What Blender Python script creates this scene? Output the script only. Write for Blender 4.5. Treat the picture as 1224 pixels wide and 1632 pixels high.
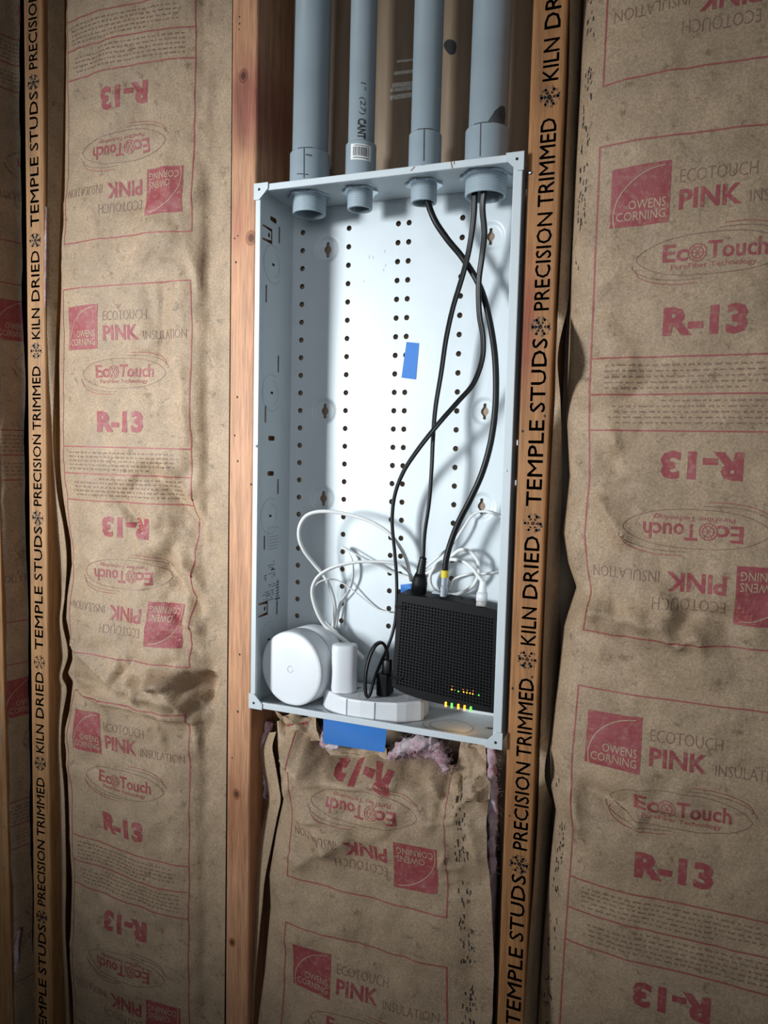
import bpy, bmesh, math, random
import numpy as np
from mathutils import Vector, Matrix
random.seed(7)
for o in list(bpy.data.objects): bpy.data.objects.remove(o)
C = bpy.context.scene.collection
scene = bpy.context.scene
PI = math.pi
# ------------------------------------------------------------------ camera, light, exposure
ZB = 1.05                      # height of the enclosure's centre above the floor; all coordinates below are relative to it
CAM = np.array([.3697, -.9179, .0055]); YAW, PITCH, ROLL, FPX = -.3705, -.0791, .0241, 1202.5
def basis():
    cy, sy = math.cos(YAW), math.sin(YAW); cp, sp = math.cos(PITCH), math.sin(PITCH)
    fw = np.array([sy*cp, cy*cp, sp]); r = np.array([cy, -sy, 0]); u = np.cross(r, fw)
    c, s = math.cos(ROLL), math.sin(ROLL)
    return c*r+s*u, -s*r+c*u, fw
CR, CU, CF = basis()
cd = bpy.data.cameras.new('camera'); cam = bpy.data.objects.new('camera', cd); C.objects.link(cam)
cam.matrix_world = Matrix(((CR[0], CU[0], -CF[0], CAM[0]), (CR[1], CU[1], -CF[1], CAM[1]),
                           (CR[2], CU[2], -CF[2], CAM[2]+ZB), (0, 0, 0, 1)))
cd.sensor_fit = 'VERTICAL'; cd.sensor_height = 36; cd.lens = FPX/1632*36; cd.clip_start = .02
scene.camera = cam
scene.view_settings.view_transform = 'Standard'; scene.view_settings.look = 'None'
scene.view_settings.gamma = 1; scene.view_settings.use_curve_mapping = False
scene.view_settings.exposure = 0.0
w = bpy.data.worlds.new('world'); scene.world = w; w.use_nodes = True
w.node_tree.nodes['Background'].inputs[0].default_value = (.80, .90, 1, 1)
w.node_tree.nodes['Background'].inputs[1].default_value = .045
def area(name, loc, target, size, size_y, power, col, spread=180):
    l = bpy.data.lights.new(name, 'AREA'); l.shape = 'RECTANGLE'; l.size = size; l.size_y = size_y
    l.energy = power; l.color = col; l.spread = math.radians(spread)
    o = bpy.data.objects.new(name, l); C.objects.link(o)
    o.location = (loc[0], loc[1], loc[2]+ZB)
    d = Vector(target)-Vector(loc); o.rotation_euler = d.to_track_quat('-Z', 'Y').to_euler()
    return o
area('window_daylight', (-1.65, -2.20, .22), (-.20, 0, .03), .50, .66, 4.9, (.90, .965, 1.0), 32)
area('fill_light', (.6, -2.5, .30), (-.14, 0, .02), 2.0, 1.5, 2.0, (.88, .95, 1.0), 40)  # added broad fill with no seen source, lifts the box's inner left wall

def ray(px, py): return CF+CR*(px-612)/FPX+CU*(816-py)/FPX
def at(px, py, Y):                                   # point at depth Y seen at a place of the photograph
    d = ray(px, py); return CAM+d*(Y-CAM[1])/d[1]
def on_z(px, py, Z):
    d = ray(px, py); return CAM+d*(Z-CAM[2])/d[2]
def on_x(px, py, X):
    d = ray(px, py); return CAM+d*(X-CAM[0])/d[0]

# ------------------------------------------------------------------ object helpers
def tag(o, label=None, cat=None, group=None, kind=None):
    if label: o['label'] = label
    if cat: o['category'] = cat
    if group: o['group'] = group
    if kind: o['kind'] = kind
    return o
def thing(name, loc, label, cat, group=None):
    o = bpy.data.objects.new(name, None); C.objects.link(o); o.empty_display_size = .03
    o.location = (loc[0], loc[1], loc[2]+ZB); o['origin'] = [float(v) for v in loc]
    del o['origin']; ORI[o.name] = np.array(loc, float)
    return tag(o, label, cat, group)
ORI = {}
class MB:
    def __init__(s): s.v = []; s.f = []; s.m = []; s.sm = []
    def add(s, verts, faces, mi=0, smooth=False):
        b = len(s.v); s.v.extend([tuple(map(float, p)) for p in verts])
        for f in faces: s.f.append([b+i for i in f]); s.m.append(mi); s.sm.append(smooth)
        return s
def obj(name, mb, mats, parent=None, origin=None):
    """links ONE mesh object; coordinates are enclosure-centred"""
    if not isinstance(mats, (list, tuple)): mats = [mats]
    po = ORI[parent.name] if parent is not None else np.zeros(3)
    v = np.array(mb.v, float)
    if origin is None:
        lo, hi = v.min(0), v.max(0); origin = np.array([(lo[0]+hi[0])/2, (lo[1]+hi[1])/2, lo[2]])
    origin = np.array(origin, float)
    me = bpy.data.meshes.new(name); me.from_pydata((v-origin).tolist(), [], mb.f)
    for m in mats: me.materials.append(m)
    me.polygons.foreach_set('material_index', mb.m); me.polygons.foreach_set('use_smooth', mb.sm)
    me.validate(); me.update()
    o = bpy.data.objects.new(name, me); C.objects.link(o)
    if parent is not None:
        o.parent = parent; o.location = tuple(origin-po)
    else: o.location = (origin[0], origin[1], origin[2]+ZB)
    ORI[o.name] = origin
    return o
def grid_faces(nr, nc, closed=False):
    F = []
    for r in range(nr-1):
        for c in range(nc if closed else nc-1):
            d = (c+1) % nc; F.append((r*nc+c, r*nc+d, (r+1)*nc+d, (r+1)*nc+c))
    return F
def box(mb, lo, hi, bev=0, mi=0, seg=2, M=None):
    bm = bmesh.new(); bmesh.ops.create_cube(bm, size=1)
    lo = np.array(lo, float); hi = np.array(hi, float)
    for v in bm.verts: v.co = Vector(((lo+hi)/2+np.array(v.co)*(hi-lo)))
    if bev: bmesh.ops.bevel(bm, geom=bm.edges[:], offset=bev, segments=seg, affect='EDGES', profile=.5)
    bm.verts.index_update()
    vs = [v.co.copy() for v in bm.verts]
    if M is not None: vs = [M @ v for v in vs]
    mb.add(vs, [[v.index for v in f.verts] for f in bm.faces], mi, False); bm.free(); return mb
def frame_path(P):
    P = np.array(P, float); T = np.gradient(P, axis=0); T /= np.linalg.norm(T, axis=1)[:, None]+1e-12
    n = np.cross(T[0], [0, 1, 0]);
    if np.linalg.norm(n) < .1: n = np.cross(T[0], [1, 0, 0])
    n /= np.linalg.norm(n); N = [n]
    for i in range(1, len(P)):
        n = N[-1]-T[i]*np.dot(N[-1], T[i]); n /= np.linalg.norm(n)+1e-12; N.append(n)
    N = np.array(N); return P, T, N, np.cross(T, N)
def catmull(pts, n=10):
    P = np.array(pts, float); P = np.vstack([2*P[0]-P[1], P, 2*P[-1]-P[-2]]); out = []
    for i in range(1, len(P)-2):
        for t in np.linspace(0, 1, n, endpoint=False):
            a, b, c, d = P[i-1:i+3]
            out.append(.5*((2*b)+(c-a)*t+(2*a-5*b+4*c-d)*t*t+(3*b-a-3*c+d)*t**3))
    out.append(P[-2]); return np.array(out)
def tube(mb, path, sec, mi=0, cap=True, scale=None, twist=None):
    """sweep of a closed section [(a,b)...] along a path"""
    P, T, N, B = frame_path(path); ns = len(sec); V = []
    for i in range(len(P)):
        s = 1 if scale is None else scale[i]; tw = 0 if twist is None else twist[i]
        ct, st = math.cos(tw), math.sin(tw)
        for a, b in sec:
            a2, b2 = a*ct-b*st, a*st+b*ct
            V.append(P[i]+s*(N[i]*a2+B[i]*b2))
    F = grid_faces(len(P), ns, True)
    if cap: F.append(list(range(ns))[::-1]); F.append([(len(P)-1)*ns+k for k in range(ns)])
    mb.add(V, F, mi, True); return mb
def circ(r, n=12, ry=None): return [(r*math.cos(2*PI*k/n), (ry or r)*math.sin(2*PI*k/n)) for k in range(n)]
def zip_sec(r):                                     # twin-lead flat cord, two lobes
    out = []
    for k in range(9): a = -PI*.62+k*PI*1.24/8; out.append((r*.92+r*math.cos(a), r*math.sin(a)))
    for k in range(9): a = PI-PI*.62+k*PI*1.24/8; out.append((-r*.92+r*math.cos(a), r*math.sin(a)))
    return out
def lathe(mb, prof, c, axis='z', n=40, mi=0, M=None, smooth=True):
    """prof [(r, h)...] around an axis through c"""
    V = []
    for r, h in prof:
        for k in range(n):
            a = 2*PI*k/n; x, y = r*math.cos(a), r*math.sin(a)
            p = {'z': (x, y, h), 'y': (x, h, y), 'x': (h, x, y)}[axis]
            if M is not None: p = tuple(M @ Vector(p))
            V.append((p[0]+c[0], p[1]+c[1], p[2]+c[2]))
    mb.add(V, grid_faces(len(prof), n, True), mi, smooth); return mb

# ------------------------------------------------------------------ flat outlines with holes, lettering (font outlines become mesh)
def curve_fill(polys, t=0.0):
    S = 100.
    cu = bpy.data.curves.new('t', 'CURVE'); cu.dimensions = '2D'; cu.fill_mode = 'BOTH' if t else 'FRONT'; cu.extrude = t*S/2
    for p in polys:
        s = cu.splines.new('POLY'); s.points.add(len(p)-1)
        for q, (x, y) in zip(s.points, p): q.co = (x*S, y*S, 0, 1)
        s.use_cyclic_u = True
    o = bpy.data.objects.new('t', cu); me = o.to_mesh()
    V = [(v.co.x/S, v.co.y/S, v.co.z/S) for v in me.vertices]; F = [list(p.vertices) for p in me.polygons]
    o.to_mesh_clear(); bpy.data.objects.remove(o); bpy.data.curves.remove(cu)
    return V, F
_tc = {}
def text_mesh(s, bold=0., shear=0., space=1.):
    k = (s, bold, shear, space)
    if k in _tc: return _tc[k]
    cu = bpy.data.curves.new('t', 'FONT'); cu.body = s; cu.size = 1; cu.offset = bold; cu.shear = shear
    cu.space_character = space; cu.resolution_u = 2; cu.fill_mode = 'FRONT'
    o = bpy.data.objects.new('t', cu); me = o.to_mesh()
    V = np.array([(v.co.x, v.co.y) for v in me.vertices]) if len(me.vertices) else np.zeros((0, 2))
    F = [list(p.vertices) for p in me.polygons]
    o.to_mesh_clear(); bpy.data.objects.remove(o); bpy.data.curves.remove(cu)
    _tc[k] = (V, F); return V, F
class Ink:                                          # flat printing: layers of (material, lift, verts, faces)
    def __init__(s): s.L = []
    def add(s, V, F, m, lift=0): s.L.append((m, lift, np.array(V, float)[:, :2], F))
    def text(s, t, x0, x1, y0, y1, m, bold=0., lift=0, shear=0., space=1.):
        V, F = text_mesh(t, bold, shear, space)
        lo, hi = V.min(0), V.max(0)
        s.add(np.column_stack([x0+(V[:, 0]-lo[0])/(hi[0]-lo[0])*(x1-x0), y0+(V[:, 1]-lo[1])/(hi[1]-lo[1])*(y1-y0)]), F, m, lift)
    def line(s, pts, wd, m, lift=0, closed=False):
        P = np.array(pts, float)
        if closed: P = np.vstack([P, P[:1]])
        for a, b in zip(P[:-1], P[1:]):
            d = b-a; l = np.linalg.norm(d)
            if l < 1e-9: continue
            d /= l; n = np.array([-d[1], d[0]])*wd/2; e = d*wd*.3
            s.add([a-n-e, b-n+e, b+n+e, a+n-e], [[0, 1, 2, 3]], m, lift)
    def poly(s, pts, m, lift=0): V, F = curve_fill([pts]); s.add(V, F, m, lift)
    def rot180(s, cx, cy):
        k = Ink()
        for m, l, V, F in s.L: k.L.append((m, l, np.column_stack([2*cx-V[:, 0], 2*cy-V[:, 1]]), F))
        return k
    def moved(s, dx, dy):
        k = Ink(); k.L = [(m, l, V+np.array([dx, dy]), F) for m, l, V, F in s.L]; return k
    def extend(s, k): s.L += k.L
    def cut(s, g):                                   # split along a lattice so that the print follows the creased paper
        out = Ink()
        for m, l, V, F in s.L:
            bm = bmesh.new(); vs = [bm.verts.new((p[0], p[1], 0)) for p in V]
            for f in F:
                try: bm.faces.new([vs[i] for i in f])
                except ValueError: pass
            lo, hi = V.min(0), V.max(0)
            for ax in (0, 1):
                for k in range(math.ceil(lo[ax]/g), math.floor(hi[ax]/g)+1):
                    co = [0, 0, 0]; no = [0, 0, 0]; co[ax] = k*g; no[ax] = 1
                    bmesh.ops.bisect_plane(bm, geom=bm.verts[:]+bm.edges[:]+bm.faces[:], plane_co=co, plane_no=no, dist=1e-7)
            bm.verts.index_update()
            out.L.append((m, l, np.array([(v.co.x, v.co.y) for v in bm.verts]), [[v.index for v in f.verts] for f in bm.faces])); bm.free()
        return out
    def put(s, mb, fn, slots, lift0=.00025, dl=.0002):
        for m, l, V, F in s.L: mb.add([fn(x, y, lift0+l*dl) for x, y in V], F, slots[m], False)

# ------------------------------------------------------------------ noise
def vnoise(x, y, seed=0):
    rs = np.random.RandomState(seed); T = rs.rand(256, 256)*2-1
    xi = np.floor(x).astype(int); yi = np.floor(y).astype(int); fx = x-xi; fy = y-yi
    fx = fx**3*(fx*(fx*6-15)+10); fy = fy**3*(fy*(fy*6-15)+10)
    g = lambda a, b: T[a % 256, b % 256]
    return (g(xi, yi)*(1-fx)+g(xi+1, yi)*fx)*(1-fy)+(g(xi, yi+1)*(1-fx)+g(xi+1, yi+1)*fx)*fy
def facet(x, y, seed):                               # flat triangular facets meeting in sharp folds
    T = np.random.RandomState(seed).rand(256, 256)*2-1; y = y*1.1547; x = x-y*.5
    xi = np.floor(x).astype(int); yi = np.floor(y).astype(int); fx = x-xi; fy = y-yi; g = lambda a, b: T[a % 256, b % 256]
    a, b, c, d = g(xi, yi), g(xi+1, yi), g(xi, yi+1), g(xi+1, yi+1)
    return np.where(fx+fy < 1, a+(b-a)*fx+(c-a)*fy, d+(c-d)*(1-fx)+(b-d)*(1-fy))
def crumple(u, z, seed):                             # folded paper: facets in three sizes
    wx = .020*vnoise(u/.06, z/.06, seed+40); wz = .020*vnoise(u/.06+9, z/.06, seed+41); u = u+wx; z = z+wz; h = 0
    for k, (L, a, th) in enumerate(((.052, .95, .5), (.027, .60, -.6), (.014, .36, .9))):
        c, s = math.cos(th), math.sin(th); h = h+a*facet((u*c+z*s)/L+31, (-u*s+z*c)/(L*1.2)+17, seed+k)
    return h
def smooth01(x): x = np.clip(x, 0, 1); return x*x*(3-2*x)

# ------------------------------------------------------------------ materials
def newmat(name, rough=.6, metal=0.):
    m = bpy.data.materials.new(name); m.use_nodes = True; b = m.node_tree.nodes['Principled BSDF']
    b.inputs['Roughness'].default_value = rough; b.inputs['Metallic'].default_value = metal
    return m, m.node_tree.nodes, m.node_tree.links, b
def noise_node(N, L, scale, detail=3, stretch=None, rough=.55):
    tc = N.new('ShaderNodeTexCoord'); n = N.new('ShaderNodeTexNoise'); n.inputs['Scale'].default_value = scale
    n.inputs['Detail'].default_value = detail; n.inputs['Roughness'].default_value = rough
    if stretch:
        mp = N.new('ShaderNodeMapping'); mp.inputs['Scale'].default_value = stretch
        L.new(tc.outputs['Object'], mp.inputs[0]); L.new(mp.outputs[0], n.inputs['Vector'])
    else: L.new(tc.outputs['Object'], n.inputs['Vector'])
    return n.outputs[0]
def ramp(N, L, src, stops):
    r = N.new('ShaderNodeValToRGB'); e = r.color_ramp.elements
    while len(e) < len(stops): e.new(.5)
    for q, (p, c) in zip(e, stops):
        q.position = p; q.color = (*c, 1) if len(c) == 3 else c
    L.new(src, r.inputs[0]); return r.outputs[0]
def mix(N, L, fac, a, b, mode='MIX'):
    x = N.new('ShaderNodeMix'); x.data_type = 'RGBA'; x.blend_type = mode
    for sock, v in ((x.inputs[0], fac), (x.inputs[6], a), (x.inputs[7], b)):
        if isinstance(v, (int, float)): sock.default_value = v
        elif isinstance(v, tuple): sock.default_value = (*v, 1) if len(v) == 3 else v
        else: L.new(v, sock)
    return x.outputs[2]
def bump(N, L, b, src, strength, dist):
    n = N.new('ShaderNodeBump'); n.inputs['Strength'].default_value = strength; n.inputs['Distance'].default_value = dist
    L.new(src, n.inputs['Height']); L.new(n.outputs[0], b.inputs['Normal'])
def simple(name, col, rough=.5, metal=0., var=.06, scale=40, bmp=0., bdist=.0005):
    m, N, L, b = newmat(name, rough, metal); s = noise_node(N, L, scale)
    lo = tuple(c*(1-var) for c in col); hi = tuple(min(1, c*(1+var)) for c in col)
    L.new(ramp(N, L, s, [(.3, lo), (.7, hi)]), b.inputs['Base Color'])
    if bmp: bump(N, L, b, s, bmp, bdist)
    return m
KRAFT = (.43, .300, .192)
def kraft_col(N, L):
    a = ramp(N, L, noise_node(N, L, 22, 5), [(.28, tuple(c*.80 for c in KRAFT)), (.72, tuple(c*1.12 for c in KRAFT))])
    f = ramp(N, L, noise_node(N, L, 420, 3), [(.40, (.74, .74, .74)), (.62, (1, 1, 1))])
    s = ramp(N, L, noise_node(N, L, 70, 4, None, .7), [(.30, (.62, .60, .58)), (.42, (1, 1, 1))])
    return mix(N, L, 1., mix(N, L, 1., a, f, 'MULTIPLY'), s, 'MULTIPLY')
def kraft_mat():
    m, N, L, b = newmat('kraft_paper', .62); L.new(kraft_col(N, L), b.inputs['Base Color'])
    b.inputs['Specular IOR Level'].default_value = .35
    kraft_bump(N, L, b); return m
def kraft_bump(N, L, b):
    n1 = N.new('ShaderNodeBump'); n1.inputs['Strength'].default_value = .6; n1.inputs['Distance'].default_value = .0016; L.new(noise_node(N, L, 60, 6, None, .65), n1.inputs['Height'])
    n2 = N.new('ShaderNodeBump'); n2.inputs['Strength'].default_value = .55; n2.inputs['Distance'].default_value = .006; L.new(noise_node(N, L, 17, 3, (1.5, 1, .8), .5), n2.inputs['Height'])
    L.new(n1.outputs[0], n2.inputs['Normal']); L.new(n2.outputs[0], b.inputs['Normal'])
def ink_mat(name, col, wear_lo, wear_hi, scale=160, under=None):
    m, N, L, b = newmat(name, .6)
    f = ramp(N, L, noise_node(N, L, scale, 4, None, .65), [(wear_lo, (0, 0, 0)), (wear_hi, (1, 1, 1))])
    L.new(mix(N, L, f, col, under(N, L) if under else kraft_col(N, L)), b.inputs['Base Color'])
    if under is None: kraft_bump(N, L, b)
    return m
M_kraft = kraft_mat()
M_red = ink_mat('red_print', (.28, .05, .055), .50, .95)
M_line = ink_mat('thin_red_print', (.30, .07, .065), .55, .95)
M_dark = ink_mat('thin_brown_print', (.20, .105, .075), .48, .9)
M_black = ink_mat('black_print', (.022, .02, .02), .60, .70, 300)
M_pale = ink_mat('unprinted_gap', KRAFT, .2, .9)
PRINT = [M_kraft, M_red, M_line, M_dark, M_black, M_pale]; SL = dict(red=1, line=2, dark=3, black=4, pale=5)
def wood_col(base, knots, tints):
    def fn(N, L):
        g = noise_node(N, L, 9, 6, (9, 9, .55), .62); g2 = noise_node(N, L, 60, 3, (10, 10, .4))
        c = ramp(N, L, g, [(.28, tuple(x*.62 for x in base)), (.5, base), (.72, tuple(min(1, x*1.22) for x in base))])
        c = mix(N, L, 1., c, ramp(N, L, g2, [(.32, (.70, .66, .62)), (.56, (1, 1, 1))]), 'MULTIPLY')
        tc = N.new('ShaderNodeTexCoord'); nz = N.new('ShaderNodeTexNoise'); nz.inputs['Scale'].default_value = 26; L.new(tc.outputs['Object'], nz.inputs['Vector'])
        def dist(p, sc):
            mp = N.new('ShaderNodeMapping'); mp.vector_type = 'TEXTURE'; mp.inputs['Location'].default_value = p; mp.inputs['Scale'].default_value = sc
            L.new(tc.outputs['Object'], mp.inputs[0]); ln = N.new('ShaderNodeVectorMath'); ln.operation = 'LENGTH'; L.new(mp.outputs[0], ln.inputs[0])
            ad = N.new('ShaderNodeMath'); ad.operation = 'MULTIPLY_ADD'; ad.inputs[1].default_value = .5; L.new(nz.outputs[0], ad.inputs[0])
            sb = N.new('ShaderNodeMath'); sb.operation = 'SUBTRACT'; sb.inputs[1].default_value = .25; L.new(ln.outputs['Value'], sb.inputs[0]); L.new(sb.outputs[0], ad.inputs[2])
            return ad.outputs[0]
        for p, sc, col, a in tints:
            f = ramp(N, L, dist(p, sc), [(.25, (a, a, a)), (1., (0, 0, 0))]); c = mix(N, L, f, c, col, 'MULTIPLY')
        for p, r in knots:
            d = dist(p, (r*.8, r*4, r))
            k = ramp(N, L, d, [(.0, (.16, .12, .10)), (.45, (.28, .20, .17)), (.62, (.75, .62, .55)), (.8, (.55, .42, .36)), (1., (1, 1, 1))])
            c = mix(N, L, 1., c, k, 'MULTIPLY')
        return c
    return fn
def wood_mat(name, colfn):
    m, N, L, b = newmat(name, .55); L.new(colfn(N, L), b.inputs['Base Color'])
    b.inputs['Specular IOR Level'].default_value = .3
    bump(N, L, b, noise_node(N, L, 40, 4, (10, 10, .5)), .25, .0008); return m
M_white = simple('white_enamel', (.57, .615, .64), .38, 0, .03, 18)
M_whiteplastic = simple('white_plastic', (.70, .71, .735), .42, 0, .02, 20)
M_cordwhite = simple('white_cord', (.68, .68, .67), .5, 0, .04, 30)
M_pvc = simple('grey_pvc', (.34, .40, .44), .42, 0, .06, 14)
M_pvcdark = simple('grey_pvc_fitting', (.30, .36, .40), .45, 0, .06, 20)
M_zinc = simple('zinc', (.62, .68, .74), .3, 1, .08, 60)
M_blackplastic = simple('black_plastic', (.004, .004, .0045), .5, 0, .2, 50, .1)
M_blackplastic.node_tree.nodes['Principled BSDF'].inputs['Specular IOR Level'].default_value = .13
M_blackcord = simple('black_cord', (.005, .005, .005), .4, 0, .15, 60)
M_blackcord.node_tree.nodes['Principled BSDF'].inputs['Specular IOR Level'].default_value = .28
M_hole = simple('shadowed_recess', (.012, .011, .011), .7)
M_yellow = simple('yellow_band', (.65, .50, .03), .4)
M_blue = simple('blue_tape', (.018, .15, .48), .62, 0, .10, 25, .35, .0008)
M_greyprint = simple('grey_print', (.30, .33, .36), .6)
M_labelink = ink_mat('label_ink', (.05, .06, .07), .55, .75, 400, lambda N, L: ramp(N, L, noise_node(N, L, 10), [(0, (.56, .605, .63)), (1, (.58, .625, .65))]))
M_stainp = simple('dark_primer_stain', (.05, .055, .06), .6, 0, .3, 60)
M_pink = None
def pink_mat():
    m, N, L, b = newmat('pink_fibreglass', .9)
    L.new(ramp(N, L, noise_node(N, L, 45, 6, None, .7), [(.30, (.45, .17, .22)), (.45, (.72, .44, .50)), (.60, (.86, .76, .80))]), b.inputs['Base Color'])
    b.inputs['Subsurface Weight'].default_value = .0
    bump(N, L, b, noise_node(N, L, 90, 8, None, .8), 1., .006); return m
M_pink = pink_mat()
def emit(name, col, st):
    m, N, L, b = newmat(name, .4); b.inputs['Base Color'].default_value = (*col, 1)
    b.inputs['Emission Color'].default_value = (*col, 1); b.inputs['Emission Strength'].default_value = st; return m
M_amber = emit('amber_light', (1., .40, .02), 2.2); M_green = emit('green_light', (.10, .9, .08), 1.6); M_glow = emit('amber_glow', (1., .30, .03), 1.1)

# ------------------------------------------------------------------ setting: floor, sheathing at the back of the cavities
mb = MB(); box(mb, (-1.6, -2.0, -ZB-.02), (1.4, .12, -ZB)); tag(obj('floor', mb, simple('floor_concrete', (.16, .15, .14), .8, 0, .2, 6, .2)), kind='structure')
def sheath_mat():
    m, N, L, b = newmat('brown_sheathing', .5)
    L.new(ramp(N, L, noise_node(N, L, 14, 5, (4, 1, .5)), [(.3, (.20, .135, .085)), (.7, (.29, .20, .13))]), b.inputs['Base Color'])
    bump(N, L, b, noise_node(N, L, 120, 4), .2, .0006); return m
M_chalk = ink_mat('chalk', (.55, .50, .44), .50, .72, 200, lambda N, L: ramp(N, L, noise_node(N, L, 14), [(.3, (.20, .135, .085)), (.7, (.29, .20, .13))]))
mb = MB(); box(mb, (-.90, .1, -ZB), (.70, .112, 1.39))
def on_back(x, y, l): return (x, .1-l, y)
k = Ink()
for (x0, y0, x1, y1, wd) in ((634, 98, 662, 95, 3.5), (629, 117, 662, 113, 5), (627, 136, 660, 133, 7), (624, 144, 660, 140, 5), (624, 156, 655, 151, 7)):
    a, b = at(x0, y0, .1), at(x1, y1, .1); k.line([(a[0], a[2]), (b[0], b[2])], wd*.0009, 'chalk')
p = at(718, 75, .1); k.poly([(p[0]+.0085*math.cos(t)*(1+.12*math.sin(3*t))-.003*math.sin(t), p[2]+.0105*math.sin(t)) for t in np.linspace(0, 2*PI, 18, endpoint=False)], 'hole')
k.put(mb, on_back, dict(chalk=1, hole=2))
tag(obj('wall_back', mb, [sheath_mat(), M_chalk, M_hole]), kind='structure')

# ------------------------------------------------------------------ studs with stamped lettering
def flake(k, cx, cy, r, m):
    for j in range(6):
        a = j*PI/3+PI/6; d = np.array([math.cos(a), math.sin(a)]); n = np.array([-d[1], d[0]]); c = np.array([cx, cy])
        k.line([c+d*r*.12, c+d*r*.92], r*.26, m)
        k.line([c+d*r*.98-n*r*.32, c+d*r*.86, c+d*r*.98+n*r*.32], r*.30, m)
        k.line([c+d*r*.45-n*r*.0, c+d*r*.62+n*r*.2], r*.12, m); k.line([c+d*r*.45, c+d*r*.62-n*r*.2], r*.12, m)
WORDS = (('TEMPLE', -.0596, .0443), ('STUDS', .054, .1412), (None, .1548, 0), ('PRECISION', .1743, .2872), ('TRIMMED', .2944, .3943), (None, .4183, 0),
         ('KILN', .4366, .4835), ('DRIED', .4946, .5714), (None, .5870, 0))
PER = .6676
def stud(xl0, xr0, xl1, xr1, label, base, knots=(), tints=(), stamp=None, holes=(), nails=(), bev=.0035):
    """xl0,xr0 at z=+.6 ; xl1,xr1 at z=-.85"""
    mb = MB(); z0, z1 = -ZB, 1.39
    def X(z, a, b): t = (z+.85)/1.45; return b+(a-b)*t
    bm = bmesh.new(); bmesh.ops.create_cube(bm, size=1)
    for v in bm.verts: v.co = Vector((v.co.x*.0381, v.co.y*.099+.0495, v.co.z*(z1-z0)+(z0+z1)/2))
    bmesh.ops.bevel(bm, geom=[e for e in bm.edges if abs(e.verts[0].co.z-e.verts[1].co.z) > .5], offset=bev, segments=3, affect='EDGES', profile=.5)
    bmesh.ops.bisect_plane(bm, geom=bm.verts[:]+bm.edges[:]+bm.faces[:], plane_co=(0, 0, 0), plane_no=(0, 0, 1))
    bm.verts.index_update(); VV = []
    for v in bm.verts:
        l, r = X(v.co.z, xl0, xl1), X(v.co.z, xr0, xr1); VV.append(((l+r)/2+v.co.x/.0381*(r-l), v.co.y, v.co.z))
    mb.add(VV, [[v.index for v in f.verts] for f in bm.faces]); bm.free()
    xc = (xl0+xr0+xl1+xr1)/4; org = (xc, .0495, -ZB)
    kk = Ink()
    if stamp:
        off, capw, shift, zsc = stamp
        rr = random.Random(label)
        for rep in (-2, -1, 0, 1):
            for wd, a, b in WORDS:
                a2, b2 = a+rep*PER, b+rep*PER
                if wd is None: flake(kk, a2+off, 0, .0108, 'st')
                else: 
                    for du, dv in ((-.00025, -.0003), (.00025, -.0003), (.00025, .0003), (-.00025, .0003)): kk.text(wd, a2+off+du, b2+off+du, -capw/2+dv, capw/2+dv, 'st')
    def onface(s, t, l):                              # s runs up the stud, t across, letters' tops to the left
        return ((X(s, xl0, xl1)+X(s, xr0, xr1))/2-t+stamp[2], -l, s)
    if stamp: kk.L = [L_ for L_ in kk.L if L_[2][:, 0].max() < 1.38 and L_[2][:, 0].min() > -ZB]; kk.put(mb, onface, dict(st=1), .0002)
    hk = Ink()
    for px, py, r in holes:
        p = at(px, py, 0); hk.poly([(p[0]+r*math.cos(t), p[2]+r*1.3*math.sin(t)) for t in np.linspace(0, 2*PI, 10, endpoint=False)], 'h')
    hk.put(mb, lambda x, y, l: (x, -l, y), dict(h=2), .0004)
    K = [((p[0]-org[0], p[1]-org[1], p[2]-org[2]), r) for p, r in knots]; T = [((p[0]-org[0], p[1]-org[1], p[2]-org[2]), sc, c, a) for p, sc, c, a in tints]
    fn = wood_col(base, K, T)
    o = obj('wall_stud', mb, [wood_mat('stud_wood', fn), ink_mat('stud_stamp', (.022, .017, .014), .43, .60, 90, fn), M_hole], None, org)
    tag(o, label, 'wall stud', 'wooden studs of the wall')
    for px, py in nails:
        p = at(px, py, -.0005); q = MB(); lathe(q, [(0, -.0012), (.0022, -.0010), (.0026, 0), (.0026, .001)], p, 'y', 12); obj('nail_head', q, M_zinc, o)
    return o
WA = (.43, .22, .09); WB = (.52, .26, .14); WC = (.36, .165, .062)
PURP = (.62, .42, .50)
xA0, xA1 = at(36, 100, 0)[0], at(55, 1632, 0)[0]
stud(xA0+.002, xA0+.0405, xA1, xA1+.038, 'black-lettered stud far left of the box, between two paper-faced bays', WA,
     stamp=(at(52, 825, 0)[2]-.1548+PER, .0165, 0, 1), holes=((66, 985, .0012), (52, 700, .001)),
     tints=[((-.58, 0, .62), (.05, .2, .16), (.6, .55, .6), .6)])
stud(-.2250, -.1845, -.2235, -.1845, 'unlettered reddish knotty stud along the left side of the white metal box', WB,
     knots=[(at(388, 120, 0), .011), (at(400, 379, 0), .012), (at(377, 1266, 0), .009), (at(370, 1502, 0), .008)],
     tints=[(at(393, 165, 0), (.05, .2, .085), PURP, 1.), (at(372, 1300, 0), (.04, .2, .10), (.72, .60, .52), .7), (at(380, 360, 0), (.02, .2, .05), (.8, .6, .62), .7)],
     holes=((382, 27, .001), (382, 38, .001), (381, 47, .0008), (374, 380, .001), (379, 376, .001), (376, 418, .0013), (378, 633, .0013), (374, 694, .0012), (379, 735, .0012), (379, 1134, .0015), (382, 1043, .0012), (370, 1208, .001), (400, 772, .0012)))
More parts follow.
